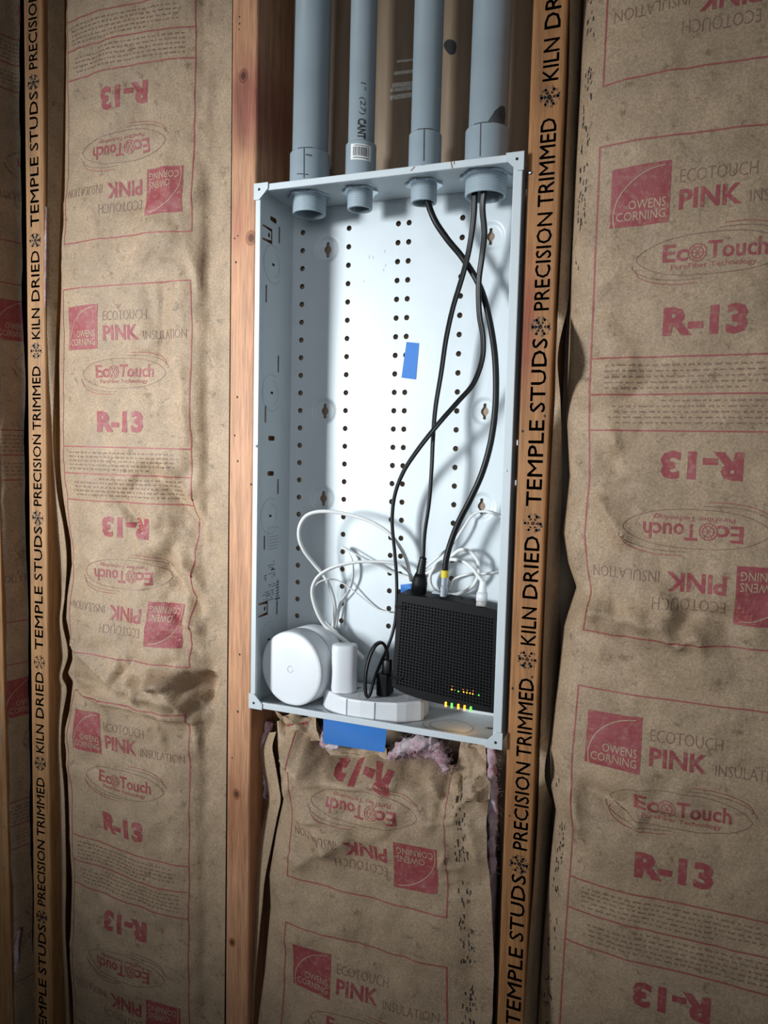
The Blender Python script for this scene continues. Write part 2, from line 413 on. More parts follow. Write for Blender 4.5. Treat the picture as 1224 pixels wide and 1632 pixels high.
stud(.1835, .2245, .1870, .2215, 'black-lettered stud along the right side of the white metal box', WC,
     knots=[], tints=[(at(838, 520, 0), (.018, .2, .12), (.72, .45, .52), 1.), (at(860, 150, 0), (.012, .2, .03), (.8, .7, .7), .5), (at(822, 1280, 0), (.03, .2, .06), (.75, .66, .6), .6)],
     stamp=(.004, .0178, .0035, 1), holes=((833, 687, .0014), (868, 663, .0013), (866, 508, .0012), (817, 1097, .0014), (848, 1079, .0013), (812, 1300, .001)), nails=((845, 275),))
xE = at(1, 800, 0)[0]; xE1 = at(19, 1632, 0)[0]
stud(xE-.050, xE-.012, xE1-.038, xE1, 'unlettered stud at the far left edge, mostly out of view', WA, bev=.002)

# ------------------------------------------------------------------ kraft print: one repeat of the label panel (origin = top left corner of its frame)
G = .004; UW, UH, UGAP = .236, .556, .068; PERU = UH+UGAP
def panel():
    h = Ink()                                        # upper half; the lower half is the same turned by 180 degrees
    m = 'red'
    x, y, wq, hq = .0136, -.027, .060, .064          # logo square with a thin arc and two words left unprinted
    h.poly([(x, y), (x+wq, y+.002), (x+wq, y-hq), (x, y-hq)], m)
    h.line([(x+.003+.054*(1-math.cos(t)), y-.052+.050*math.sin(t)) for t in np.linspace(-.25, 1.5, 14)], .0012, 'pale', 1)
    h.text('OWENS', x+.018, x+wq-.004, y-.046, y-.036, 'pale', .006, 1); h.text('CORNING', x+.006, x+wq-.004, y-.058, y-.048, 'pale', .006, 1)
    t = .083
    h.text('ECOTOUCH', t, t+.076, -.050, -.036, 'dark', -.012); h.text('PINK', t, t+.062, -.079, -.057, m, .028)
    h.text('INSULATION', t+.070, t+.145, -.079, -.066, 'dark', -.012)
    cx, cy, a, b = .118, -.128, .076, .022
    def leaf(x0, y0, a, b, sk, t0=0, t1=2*PI, n=40): return [(x0+a*math.copysign(abs(math.cos(q))**.8, math.cos(q)), y0+b*math.sin(q)*abs(math.sin(q))**.25+sk*math.cos(q)) for q in np.linspace(t0, t1, n)]
    h.line(leaf(cx, cy, a, b, .0), .0009, 'dark')
    h.line(leaf(cx+.004, cy+.004, a, b, .004, -.1, 1.55), .0009, 'dark'); h.line(leaf(cx+.004, cy+.008, a*.95, b, .006, -.2, 1.5), .0009, 'line')
    h.line(leaf(cx-.004, cy-.004, a, b, .004, PI-.1, PI+1.55), .0009, 'dark'); h.line(leaf(cx-.004, cy-.008, a*.95, b, .006, PI-.2, PI+1.5), .0009, 'line')
    h.text('Ec', cx-.049, cx-.023, cy-.006, cy+.013, m, .02); h.text('Touch', cx-.003, cx+.055, cy-.006, cy+.013, m, .02)
    for r in (.0092, .006): h.line([(cx-.0135+r*math.cos(q), cy+.002+r*math.sin(q)) for q in np.linspace(0, 2*PI, 16)], .0012, 'line')
    for q in range(3): h.line([(cx-.0135+.009*math.cos(q*1.05), cy+.002+.009*math.sin(q*1.05)), (cx-.0135-.009*math.cos(q*1.05), cy+.002-.009*math.sin(q*1.05))], .0009, 'line')
    h.text('PureFiber Technology', cx-.040, cx+.045, cy-.016, cy-.0085, 'line', .004)
    h.text('R-13', .073, .158, -.215, -.183, m, .05)
    h.line([(0, -.237), (UW, -.237)], .0019, 'line')
    rr = random.Random(3)                             # body copy too small to read: word-sized dashes
    for ln in range(5):
        yy = -.246-ln*.0062; xx = .016; end = (.205, .214, .205, .214, .16)[ln]
        while xx < end:
            l = rr.uniform(.003, .010); nn = max(2, int(l/.0016))
            for q in range(nn): h.line([(xx+q*.0016, yy-.0006-rr.random()*.0005), (xx+q*.0016, yy+.0006+rr.random()*.0009)], .0006, 'dark')
            h.line([(xx, yy), (xx+l-.0014, yy)], .0007, 'dark'); xx += l+.0022
    h.line([(0, -UH/2), (0, 0), (UW, 0), (UW, -UH/2)], .0018, 'line')
    k = Ink(); k.extend(h); k.extend(h.rot180(UW/2, -UH/2)); k.line([(0, -UH/2), (UW, -UH/2)], .0019, 'line')
    return k
PANEL = panel().cut(G)
def dots(seed, n, z0, z1, uc, wd=.012):               # smeared dot-matrix code along the batt edge
    k = Ink(); rr = random.Random(seed); z = z0
    while z < z1:
        for _ in range(rr.randint(2, 6)):
            zz = z+rr.uniform(0, .012); u = uc+rr.choice((-wd/2, 0, wd/2))+rr.uniform(-.0015, .0015)
            k.line([(u, zz), (u+rr.uniform(-.0006, .0006), zz+rr.uniform(.0015, .006))], rr.uniform(.0008, .0018), 'black')
        z += rr.choice((.012, .014, .02, .045))
    return k.cut(G)

class Facing:
    """kraft facing: P[row z, col u] -> (X,Y,Z). section = [(u,X,Y)...]"""
    def __init__(s, section, z0, z1, fn=None, ztop=None, smoothing=3):
        sec = np.array(section, float); s.u = np.arange(math.ceil(sec[0, 0]/G), math.floor(sec[-1, 0]/G)+1)*G
        s.z = np.arange(math.ceil(z0/G), math.floor(z1/G)+1)*G
        X = np.interp(s.u, sec[:, 0], sec[:, 1]); Y = np.interp(s.u, sec[:, 0], sec[:, 2])
        for _ in range(smoothing):
            X[1:-1] = (X[:-2]+2*X[1:-1]+X[2:])/4; Y[1:-1] = (Y[:-2]+2*Y[1:-1]+Y[2:])/4
        U, Z = np.meshgrid(s.u, s.z); P = np.stack([np.tile(X, (len(s.z), 1)), np.tile(Y, (len(s.z), 1)), Z], -1)
        s.U, s.Z = U, Z
        if ztop is not None: s.zt = ztop(U); s.cl = Z > s.zt; P[..., 2] = np.minimum(P[..., 2], s.zt)
        else: s.cl = np.zeros_like(U, bool)
        if fn is not None: P = fn(P, U, np.minimum(Z, s.zt) if ztop is not None else Z)
        s.P = P
        du = np.gradient(P, axis=1); dz = np.gradient(P, axis=0); n = np.cross(du, dz); s.N = n/(np.linalg.norm(n, axis=-1)[..., None]+1e-12)
    def __call__(s, u, z, l):
        i = (u-s.u[0])/G; j = (z-s.z[0])/G; i = min(max(i, 0), len(s.u)-1.001); j = min(max(j, 0), len(s.z)-1.001)
        a, b = int(i), int(j); f, g = i-a, j-b
        q = lambda A: (A[b, a]*(1-f)+A[b, a+1]*f)*(1-g)+(A[b+1, a]*(1-f)+A[b+1, a+1]*f)*g
        return q(s.P)+q(s.N)*l
    def mesh(s, inks):
        mb = MB(); nr, nc = s.P.shape[:2]; F = []
        c = s.cl
        for r in range(nr-1):
            for k in range(nc-1):
                if c[r, k] and c[r, k+1] and c[r+1, k] and c[r+1, k+1]: continue
                F.append((r*nc+k, r*nc+k+1, (r+1)*nc+k+1, (r+1)*nc+k))
        mb.add(s.P.reshape(-1, 3), F, 0, True)
        for k in inks:
            kk = Ink()
            for m, l, V, FF in k.L:
                FF = [f for f in FF if all(s.u[0] < V[i, 0] < s.u[-1] and s.z[0] < V[i, 1] < s.z[-1] and not s.cl[int((V[i, 1]-s.z[0])/G), int((V[i, 0]-s.u[0])/G)] for i in f)]
                if FF: kk.L.append((m, l, V, FF))
            kk.put(mb, s, SL, .00035, .0003)
        # drop unused vertices
        used = sorted({i for f in mb.f for i in f}); mp = {a: b for b, a in enumerate(used)}
        mb.v = [mb.v[i] for i in used]; mb.f = [[mp[i] for i in f] for f in mb.f]
        return mb
def snap(v): return round(v/G)*G
def ridge(U, Z, a, b, amp, wa, wb, ends=.012):        # a crease from a to b; wa above/left, wb below/right
    a = np.array(a); b = np.array(b); d = b-a; l = np.linalg.norm(d); d = d/l; n = np.array([-d[1], d[0]])
    du, dz = U-a[0], Z-a[1]; t = du*d[0]+dz*d[1]; s = du*n[0]+dz*n[1]
    e = smooth01((t+ends)/(2*ends))*smooth01((l+ends-t)/(2*ends))
    return 2.2*amp*e*np.where(s > 0, np.exp(-np.abs(s)/wa), np.exp(-np.abs(s)/wb))
def px2(px, py, Y=-.004): p = at(px, py, Y); return (p[0], p[2])
def blob(U, Z, c, ru, rz): return np.exp(-(((U-c[0])/ru)**2+((Z-c[1])/rz)**2))
def ribbon(name, parent, rows, bulge, mats=M_kraft, n=5):
    """folded stapling flange; rows of (point a, point b) up the batt"""
    A = catmull([r[0] for r in rows], 6); B = catmull([r[1] for r in rows], 6); mb = MB(); V = []
    for a, b in zip(A, B):
        for k in range(n):
            t = k/(n-1); p = a+(b-a)*t; V.append((p[0], p[1]-bulge*math.sin(PI*t), p[2]))
    F = grid_faces(len(A), n); mb.add(V, F, 0, True)
    nb = len(V); V2 = [(p[0]+.0004, p[1]+.0006, p[2]) for p in V]; mb.add(V2, [f[::-1] for f in F], 0, True)
    return obj(name, mb, mats, parent)
def wool(parent, fc, inset, zlo, zhi, xlo, xhi):       # the pink batt behind the facing
    mb = MB(); us = fc.u; ii = np.linspace(2, len(us)-3, 14).astype(int); jj = [j for j in range(0, len(fc.z), 8) if zlo <= fc.z[j] <= zhi]
    V = []
    for j in jj:
        for i in ii:
            p = fc.P[j, i]; V.append((min(max(p[0], xlo), xhi), min(p[1]+inset, .094), fc.z[j]))
    for j in jj:
        for i in ii: p = fc.P[j, i]; V.append((min(max(p[0], xlo), xhi), .0985, fc.z[j]))
    nr, nc = len(jj), len(ii); b = nr*nc; F = grid_faces(nr, nc)+[tuple(b+q for q in f[::-1]) for f in grid_faces(nr, nc)]
    for r in range(nr-1):
        F.append((r*nc, (r+1)*nc, b+(r+1)*nc, b+r*nc)); q = nc-1; F.append((r*nc+q, b+r*nc+q, b+(r+1)*nc+q, (r+1)*nc+q))
    for c in range(nc-1):
        F.append((c, b+c, b+c+1, c+1)); q = (nr-1)*nc; F.append((q+c, q+c+1, b+q+c+1, b+q+c))
    mb.add(V, F, 0, True); o = obj('fibreglass', mb, M_pink, parent); return tag(o, 'pink glass wool behind the paper facing')
def tuft(name, parent, pts, r, seed, strands=120, n=22, sq=1.):
    """ragged pink wool along a path of 3-D points"""
    rr = random.Random(seed); path = catmull(pts, 8); mb = MB(); L = len(path)
    rad = [r*(.35+.65*math.sin(PI*min(.96, max(.06, i/(L-1))))**.5)*(1+.25*rr.uniform(-1, 1)) for i in range(L)]
    P, T, N, B = frame_path(path); V = []
    for i in range(L):
        for k in range(n):
            a = 2*PI*k/n; q = rad[i]*.8*(1+.22*math.sin(3*a+i*.7+seed)+.10*rr.uniform(-1, 1)); V.append(P[i]+N[i]*q*math.cos(a)*sq+B[i]*q*math.sin(a))
    F = grid_faces(L, n, True)+[list(range(n))[::-1], [(L-1)*n+k for k in range(n)]]; mb.add(V, F, 0, True)
    for _ in range(strands):
        i = rr.randrange(L); a = rr.uniform(0, 2*PI); d = N[i]*math.cos(a)*sq+B[i]*math.sin(a); p = P[i]+d*rad[i]*.9
        v = d*.6+np.array([rr.uniform(-1, 1), rr.uniform(-.8, .4), rr.uniform(-1, .6)]); q = [p]
        for _ in range(7): v = v+np.array([rr.uniform(-1, 1) for _ in range(3)])*.8; q.append(q[-1]+v/np.linalg.norm(v)*r*.15)
        tube(mb, q, circ(rr.choice((.0001, .00014, .0002)), 3), 0, False)
    return tag(obj(name, mb, M_pink, parent), 'loose tuft of pink glass wool')

# --- batt in the bay left of the box
b1 = thing('insulation_batt', (-.39, .05, -ZB), 'paper-faced insulation batt filling the bay left of the white box, creased below its middle', 'insulation', 'paper-faced insulation batts')
secL = [(-.615, -.544, .075), (-.575, -.543, .036), (-.556, -.541, .020), (-.542, -.535, .009), (-.524, -.522, .001), (-.48, -.48, -.006), (-.42, -.42, -.011), (-.35, -.35, -.010), (-.30, -.30, -.005),
        (-.275, -.275, .001), (-.258, -.2585, .0065), (-.254, -.2545, .0055), (-.232, -.2325, .003), (-.224, -.2262, .0025)]
def shL(P, U, Z):
    w = 1-smooth01((U+.56)/.10)
    zz = [1.39, .62, .30, .02, -.06, -.13, -.18, -.25, -.32, -.36, -.42, -.52, -.62, -.75, -1.05]; dx = [0, .000, -.001, 0, .004, .012, .015, .010, .012, .003, .006, .000, .004, .012, .016]
    pts = [(-300, 105), (0, 109), (150, 105), (300, 103), (420, 99), (540, 94), (660, 92), (711, 93), (760, 96), (800, 101), (860, 113), (900, 115), (950, 107), (985, 105), (1030, 115), (1050, 116), (1072, 108), (1085, 117), (1130, 111), (1160, 104), (1200, 106), (1300, 110), (1400, 115), (1500, 112), (1640, 118), (1800, 122)]
    zs = np.array([at(x, y, .012)[2] for y, x in pts]); xs = np.array([at(x, y, .012)[0] for y, x in pts])+.5375; o = np.argsort(zs)
    P[..., 0] += w*np.clip(np.interp(Z, zs[o], xs[o]), -.008, .03)
    M = .17+1.2*blob(U, Z, px2(300, 1090), .06, .045)+1.6*blob(U, Z, px2(265, 1088), .09, .032)+.35*blob(U, Z, px2(270, 850), .06, .10)+.22*blob(U, Z, px2(250, 400), .05, .12)
    edge = smooth01((U+.548)/.02)*smooth01((-.262-U)/.012)
    h = -.0165*(crumple(U, Z, 11)+.45)*M*smooth01((U-(-.548))/.02)*smooth01((-.236-U)/.02)-.006*vnoise(U/.12, Z/.16, 5)*edge
    R_ = lambda a, b, amp, wa, wb, e=.012: ridge(U, Z, px2(*a), px2(*b), amp, wa, wb, e)
    h = h*1.0; h0 = h; h = 0*h; h += R_((105, 1022), (205, 1098), -.005, .014, .006)
    h += R_((118, 1098), (160, 1112), -.006, .018, .004)+R_((160, 1112), (240, 1128), -.007, .022, .004)+R_((240, 1128), (312, 1148), -.007, .020, .0035)
    h += R_((105, 1085), (160, 1090), .007, .012, .012)
    h += R_((222, 1075), (236, 1108), -.006, .012, .004)+R_((246, 1062), (268, 1095), -.007, .012, .0035)+R_((276, 1088), (302, 1125), -.006, .010, .0035)
    h += R_((318, 1110), (340, 1080), -.006, .004, .008)+R_((325, 1140), (338, 1095), -.005, .0035, .006)+R_((312, 1148), (345, 1150), -.004, .01, .004)
    h += R_((258, 1140), (268, 1190), -.004, .010, .003)+R_((310, 1150), (318, 1200), -.004, .012, .003)+R_((173, 1112), (178, 1160), -.003, .008, .004)
    h += R_((185, 790), (225, 840), .005, .016, .012, .02)+R_((240, 745), (330, 860), .008, .012, .020, .025)+R_((250, 890), (320, 975), .008, .012, .020, .02)+R_((262, 735), (345, 850), -.005, .008, .012, .02)+R_((280, 885), (340, 960), -.005, .008, .012, .02)
    h += R_((290, 900), (300, 990), -.004, .014, .006)+R_((265, 960), (292, 1000), .004, .010, .010)+R_((290, 990), (338, 1020), -.005, .012, .005)
    h += R_((300, 390), (330, 480), -.0025, .014, .010, .02)+R_((290, 580), (300, 700), -.003, .016, .010, .02)+R_((262, 455), (255, 560), .003, .016, .012, .02)
    h += .004*blob(U, Z, px2(180, 1395), .09, .06)-.006*blob(U, Z, px2(130, 1360), .03, .05)+.005*blob(U, Z, px2(160, 1300), .05, .08)
    pin = np.exp(-((Z-px2(250, 1100)[1])/.035)**2); h += .006*pin*edge; h = h0+h*edge
    P[..., 1] += h*smooth01((U+.548)/.02); return P
fL = Facing(secL, -ZB, 1.386, shL)
topL = .241; x0L = -.283-UW
inks = [PANEL.moved(snap(x0L), snap(topL+n*PERU)) for n in (1, 0, -1)]
inks.append(dots(4, 0, -.19, -.02, -.558, .006))
obj('paper_facing', fL.mesh(inks), PRINT, b1)
wool(b1, fL, .040, -ZB, 1.38, -.530, -.232)
rows = []
for py, a, b in ((-220, 76, 104), (0, 76, 104), (200, 76, 102), (420, 75, 95), (600, 75, 88), (700, 75, 86), (770, 77, 91), (800, 80, 95), (840, 84, 103), (890, 93, 108), (950, 97, 101), (990, 93, 99), (1030, 96, 109), (1050, 98, 109), (1078, 92, 101), (1100, 94, 108), (1150, 91, 100), (1200, 89, 99), (1260, 92, 104), (1330, 95, 106), (1400, 97, 107), (1480, 98, 106), (1560, 102, 109), (1650, 106, 112)):
    f = min(1, max(0, (py-560)/240)); b = max(b, a+8)
    ya = on_x(a, py, -.5575)[1]; yb = on_x(b-2, py, -.5520)[1]
    rows.append((at(a, py, ya*(1-f)+.026*f), at(b-2, py, yb*(1-f)+.012*f)))
rows.sort(key=lambda r: r[0][2]); ribbon('stapling_flange', b1, rows, .0015)

# --- batt in the bay right of the box
b2 = thing('insulation_batt', (.42, .05, -ZB), 'paper-faced insulation batt filling the wide bay right of the white box', 'insulation', 'paper-faced insulation batts')
secR = [(.175, .238, .080), (.214, .2385, .041), (.236, .241, .020), (.248, .248, .010), (.262, .259, .002), (.29, .288, -.006), (.34, .34, -.012), (.42, .42, -.016), (.50, .50, -.013), (.56, .56, -.004), (.595, .59, .008), (.61, .592, .03)]
def shR(P, U, Z):
    w = 1-smooth01((U-.235)/.08)
    pts = [(-300, 945), (0, 937), (120, 932), (250, 925), (400, 918), (560, 912), (660, 909), (760, 914), (850, 903), (900, 912), (940, 926), (1000, 905), (1100, 894), (1200, 882), (1260, 884), (1300, 892), (1400, 881), (1500, 872), (1632, 863), (1800, 850)]
    zs = np.array([at(x, y, .012)[2] for y, x in pts]); xs = np.array([at(x, y, .012)[0] for y, x in pts])-.247; o = np.argsort(zs)
    P[..., 0] += w*np.clip(np.interp(Z, zs[o], xs[o]), -.007, .03)
    edge = smooth01((U-.244)/.02)
    M = .16+.5*blob(U, Z, px2(960, 980), .05, .05)+.5*blob(U, Z, px2(1090, 980), .08, .03)+.4*blob(U, Z, px2(1000, 1270), .06, .035)+.25*blob(U, Z, px2(970, 640), .04, .12)
    h = -.0165*crumple(U, Z, 23)*M-.006*vnoise(U/.15, Z/.2, 9)
    R_ = lambda a, b, amp, wa, wb, e=.012: ridge(U, Z, px2(*a), px2(*b), amp, wa, wb, e)
    h += R_((950, 790), (1000, 865), -.007, .012, .006)+R_((925, 960), (942, 985), -.007, .008, .004)+R_((940, 970), (1060, 1000), -.005, .02, .008)
    h += R_((1052, 1012), (1090, 1030), -.006, .008, .003)+R_((1082, 1022), (1106, 1002), -.006, .003, .008)+R_((1104, 1000), (1118, 1035), -.005, .010, .004)
    h += R_((930, 1255), (1010, 1290), .006, .014, .010)+R_((1006, 1280), (1018, 1315), -.007, .010, .0035)+R_((1018, 1278), (1120, 1290), -.003, .012, .008)
    h += R_((975, 690), (990, 725), -.004, .010, .004)+R_((960, 575), (1020, 600), -.003, .012, .010)
    h += R_((915, 1260), (925, 1320), -.006, .010, .006)+R_((910, 1290), (1000, 1310), -.004, .02, .02)
    h += .006*blob(U, Z, px2(960, 1290), .03, .02)-.005*blob(U, Z, px2(985, 1340), .05, .05)-.004*blob(U, Z, px2(960, 600), .03, .10)
    P[..., 1] += h*edge; return P
fR = Facing(secR, -ZB, 1.386, shR)
inks = [PANEL.moved(snap(.272), snap(.357+n*PERU)) for n in (1, 0, -1)]
inks += [dots(8, 0, .22, .60, .2525, .010), dots(9, 0, -.74, -.37, .2540, .010)]
obj('paper_facing', fR.mesh(inks), PRINT, b2)
wool(b2, fR, .036, -ZB, 1.38, .256, .59)
rows = []
for py, a, b in ((-200, 908, 936), (0, 907, 931), (120, 905, 929), (240, 900, 921), (400, 893, 909), (480, 889, 905), (565, 885, 889), (640, 883, 893), (760, 876, 895), (850, 872, 893), (940, 868, 891), (1040, 864, 892), (1120, 862, 883), (1170, 860, 876), (1240, 858, 868), (1300, 856, 884), (1400, 850, 876), (1500, 842, 870), (1640, 832, 861)):
    rows.append((on_x(a+1, py, .2268), on_x(b, py, .2345)))
rows.sort(key=lambda r: r[0][2]); ribbon('stapling_flange', b2, rows, .001)

# --- batt below the box, its torn top opened
b3 = thing('insulation_batt', (0, .05, -ZB), 'crumpled paper-faced insulation batt below the white box, torn open along its top', 'insulation', 'paper-faced insulation batts')
secB = [(-.235, -.162, .085), (-.190, -.161, .043), (-.166, -.158, .022), (-.152, -.150, .010), (-.135, -.134, .001), (-.09, -.09, -.005), (-.03, -.03, -.008), (.04, .04, -.007), (.10, .10, -.002), (.135, .135, .004), (.1455, .145, .010), (.150, .149, .008), (.172, .1705, .006), (.178, .1765, .006)]
def edgeB(pts, Y, ref):
    zs = np.array([at(x, y, Y)[2] for y, x in pts]); xs = np.array([at(x, y, Y)[0] for y, x in pts])-ref; o = np.argsort(zs); return zs[o], xs[o]
TB = [(-.25, 1140), (-.16, 1150), (-.135, 1148), (-.12, 1150), (-.10, 1163), (-.085, 1190), (-.06, 1207), (-.02, 1212), (.02, 1215), (.06, 1222), (.10, 1232), (.13, 1243), (.18, 1256)]
def ztopB(U):
    us = np.array([a for a, _ in TB]); zz = []
    for a, y in TB:
        x = 612
        for _ in range(4):
            q = at(x, y, .004); x += (a-q[0])*900
        zz.append(at(x, y, .004)[2])
    return np.interp(U, us, np.array(zz))+.0025*vnoise(U/.012, U*0, 3)
def shB(P, U, Z):
    zs, xs = edgeB([(1100, 440), (1200, 444), (1275, 453), (1330, 441), (1400, 430), (1450, 432), (1560, 422), (1632, 412), (1800, 398)], .010, -.150)
    w = 1-smooth01((U+.16)/.08); P[..., 0] += w*np.clip(np.interp(Z, zs, xs), -.022, .02)
    zs, xs = edgeB([(1240, 742), (1300, 744), (1440, 750), (1600, 755), (1800, 762)], .01, .145)
    w = smooth01((U-.09)/.05); P[..., 0] += np.minimum(w*np.interp(Z, zs, xs), .1795-P[..., 0])
    zt = ztopB(U); d = zt-Z
    top = np.exp(-np.maximum(d, 0)/.05)
    edge = smooth01((U+.155)/.02)
    M = .16+.75*top+.5*blob(U, Z, px2(760, 1270, .0), .04, .05)+.25*blob(U, Z, px2(500, 1360, .0), .05, .04)
    h = -.0170*crumple(U, Z, 37)*M-.006*vnoise(U/.11, Z/.13, 15)
    h += -.014*np.exp(-((d-.075)/.05)**2)+.045*np.exp(-np.maximum(d, 0)/.016)     # bulge under the tear, rim rolled inwards
    R_ = lambda a, b, amp, wa, wb, e=.012: ridge(U, Z, px2(*a, 0), px2(*b, 0), amp, wa, wb, e)
    h += R_((445, 1205), (490, 1235), -.007, .012, .004)+R_((490, 1240), (560, 1250), -.006, .014, .006)+R_((475, 1170), (510, 1205), .006, .01, .01)
    h += R_((520, 1300), (470, 1298), -.007, .004, .012)+R_((505, 1310), (530, 1360), -.005, .012, .004)+R_((470, 1380), (560, 1330), -.005, .02, .012)
    h += R_((530, 1230), (560, 1215), .007, .01, .01)+R_((560, 1250), (640, 1245), -.005, .012, .006)
    h += R_((676, 1235), (705, 1275), -.006, .012, .004)+R_((740, 1240), (742, 1280), -.007, .006, .004)+R_((760, 1245), (785, 1262), -.007, .006, .005)
    h += R_((680, 1305), (745, 1300), -.005, .004, .014)+R_((705, 1375), (715, 1360), -.006, .004, .006)+R_((700, 1380), (750, 1382), -.003, .003, .012)
    h += R_((580, 1455), (570, 1510), .0012, .012, .008)+R_((452, 1500), (580, 1470), -.003, .03, .02)+R_((760, 1310), (770, 1372), -.004, .01, .003)
    P[..., 1] += h*edge
    P[..., 1] = np.where(Z > -.4, np.maximum(P[..., 1], -.012), P[..., 1]); return P
fB = Facing(secB, -ZB, -.35, shB, ztopB)
topB = -.5985+UH
inks = [PANEL.moved(snap(-.121), snap(topB-n*PERU)) for n in (0, 1)]
inks[0].L = [q for q in inks[0].L if not (q[0] == 'red' and q[2][:, 1].max() > -.43) and not (q[0] == 'dark' and q[2][:, 1].min() > -.44)]
kr = Ink(); kr.text('R-13', -.045, .045, -.015, .015, 'red', .05); kr = kr.rot180(0, 0); zc = at(572, 1236, -.004)
kr.L = [(m, l, np.column_stack([V[:, 0]+zc[0]+.002, V[:, 1]+zc[2]-.10*V[:, 0]]), F) for m, l, V, F in kr.L]; inks.append(kr.cut(G))
inks += [dots(12, 0, -.80, -.43, .137, .010), dots(13, 0, -.86, -.40, .146, .006)]
obj('paper_facing', fB.mesh(inks), PRINT, b3)
wool(b3, fB, .036, -ZB, -.50, -.140, .165)
rows = []
for py, a, b in ((1166, 428, 442), (1190, 415, 436), (1215, 414, 440), (1250, 424, 446), (1275, 427, 449), (1300, 422, 444), (1350, 411, 434), (1400, 407, 424), (1440, 406, 420), (1500, 406, 414), (1560, 402, 409), (1640, 398, 405)):
    rows.append((at(a, py, .034), at(b-2, py, .012)))
rows.sort(key=lambda r: r[0][2]); ribbon('stapling_flange', b3, rows, .004)
def flap(parent, c00, c10, c11, c01, seed, amp, n=26, red=None):
    """crumpled scrap of facing between four corner points (bl, br, tr, tl)"""
    c = [np.array(q) for q in (c00, c10, c11, c01)]; S, T = np.meshgrid(np.linspace(0, 1, n), np.linspace(0, 1, n))
    P = (c[0][None, None]*((1-S)*(1-T))[..., None]+c[1]*(S*(1-T))[..., None]+c[2]*(S*T)[..., None]+c[3]*((1-S)*T)[..., None])
    P[..., 1] += -amp*crumple(P[..., 0], P[..., 2], seed); P[..., 2] += .35*amp*vnoise(S*4, T*4, seed+7)+.002*vnoise(S*14, T*2, seed)*(T > .9)
    mb = MB(); mb.add(P.reshape(-1, 3), grid_faces(n, n), 0, True)
    if red:
        for (a, b, wd) in red:
            a = np.array(a); b = np.array(b); V = []
            for t in np.linspace(0, 1, 16):
                q = a+(b-a)*t
                for sgn in (-1, 1):
                    s_, t_ = q+np.array([0, sgn*wd]); i, j = min(n-1.01, max(0, s_*(n-1))), min(n-1.01, max(0, t_*(n-1))); i0, j0 = int(i), int(j); f, g = i-i0, j-j0
                    p = (P[j0, i0]*(1-f)+P[j0, i0+1]*f)*(1-g)+(P[j0+1, i0]*(1-f)+P[j0+1, i0+1]*f)*g; V.append(p-np.array([0, .0006, 0]))
            mb.add(V, [(2*q, 2*q+1, 2*q+3, 2*q+2) for q in range(15)], 1, False)
    return obj('torn_flap', mb, [M_kraft, M_red], parent)
flap(b3, at(455, 1178, .012), at(516, 1188, .016), at(500, 1142, .022), at(440, 1132, .020), 51, .016, red=[((.1, .55), (.75, .66), .03)])
flap(b3, at(502, 1203, .020), at(618, 1222, .022), at(612, 1192, .030), at(516, 1178, .028), 53, .013)
flap(b3, at(722, 1250, .022), at(778, 1262, .020), at(772, 1190, .024), at(735, 1180, .030), 57, .012)
flap(b3, at(741, 1270, .002), at(780, 1272, .004), at(782, 1240, .008), at(738, 1236, .006), 59, .013)
tuft('fibreglass_tuft', b3, [at(622, 1206, .026), at(640, 1192, .014), at(665, 1186, .010), at(690, 1186, .016), at(702, 1205, .016), at(712, 1228, .010)], .0115, 3, 380)
tuft('fibreglass_tuft', b3, [at(638, 1192, .034), at(672, 1194, .030), at(702, 1200, .032)], .012, 4, 200)
tuft('fibreglass_tuft', b3, [at(783, 1185, .030), at(784, 1230, .024), at(786, 1270, .020), at(785, 1320, .020), at(785, 1390, .022)], .0080, 5, 260, 18)
tuft('fibreglass_tuft', b3, [at(430, 1150, .040), at(421, 1185, .035), at(414, 1215, .040), at(420, 1255, .045), at(413, 1300, .055)], .010, 6, 120, 16)
tuft('fibreglass_tuft', b3, [at(517, 1160, .030), at(516, 1186, .012), at(540, 1190, .006)], .006, 7, 130, 14)

# --- narrow batt at the far left
b4 = thing('insulation_batt', (-.64, .05, -ZB), 'narrow dark paper-faced insulation batt left of the leftmost stamped stud', 'insulation', 'paper-faced insulation batts')
secE = [(-.776, -.672, .000), (-.764, -.660, .005), (-.742, -.6530, .028), (-.722, -.649, .042), (-.705, -.640, .048), (-.674, -.616, .050), (-.654, -.603, .050), (-.640, -.5985, .06)]
def shE(P, U, Z):
    e = smooth01((-.606-P[..., 0])/.02); P[..., 0] -= smooth01((-.63-U)/.06)*np.clip((Z+.05)*.0135, -.012, .02)
    
    P[..., 1] += e*(-.004*vnoise(U/.05, Z/.12, 71)-.0035*crumple(U, Z, 73)*.6); return P
fE = Facing(secE, -ZB, 1.386, shE)
inks = [PANEL.moved(snap(-.785), snap(.262+n*PERU)) for n in (1, 0, -1)]
obj('paper_facing', fE.mesh(inks), PRINT, b4)
wool(b4, fE, .030, -ZB, 1.38, -.640, -.604)
tuft('fibreglass_tuft', b4, [at(31, 1480, .012), at(27, 1515, .010), at(26, 1560, .012), at(28, 1600, .016)], .005, 8, 60, 12)
tuft('fibreglass_tuft', b1, [on_x(74, 330, -.5545), on_x(73, 400, -.5545), on_x(72, 490, -.5545)], .0022, 9, 30, 8)

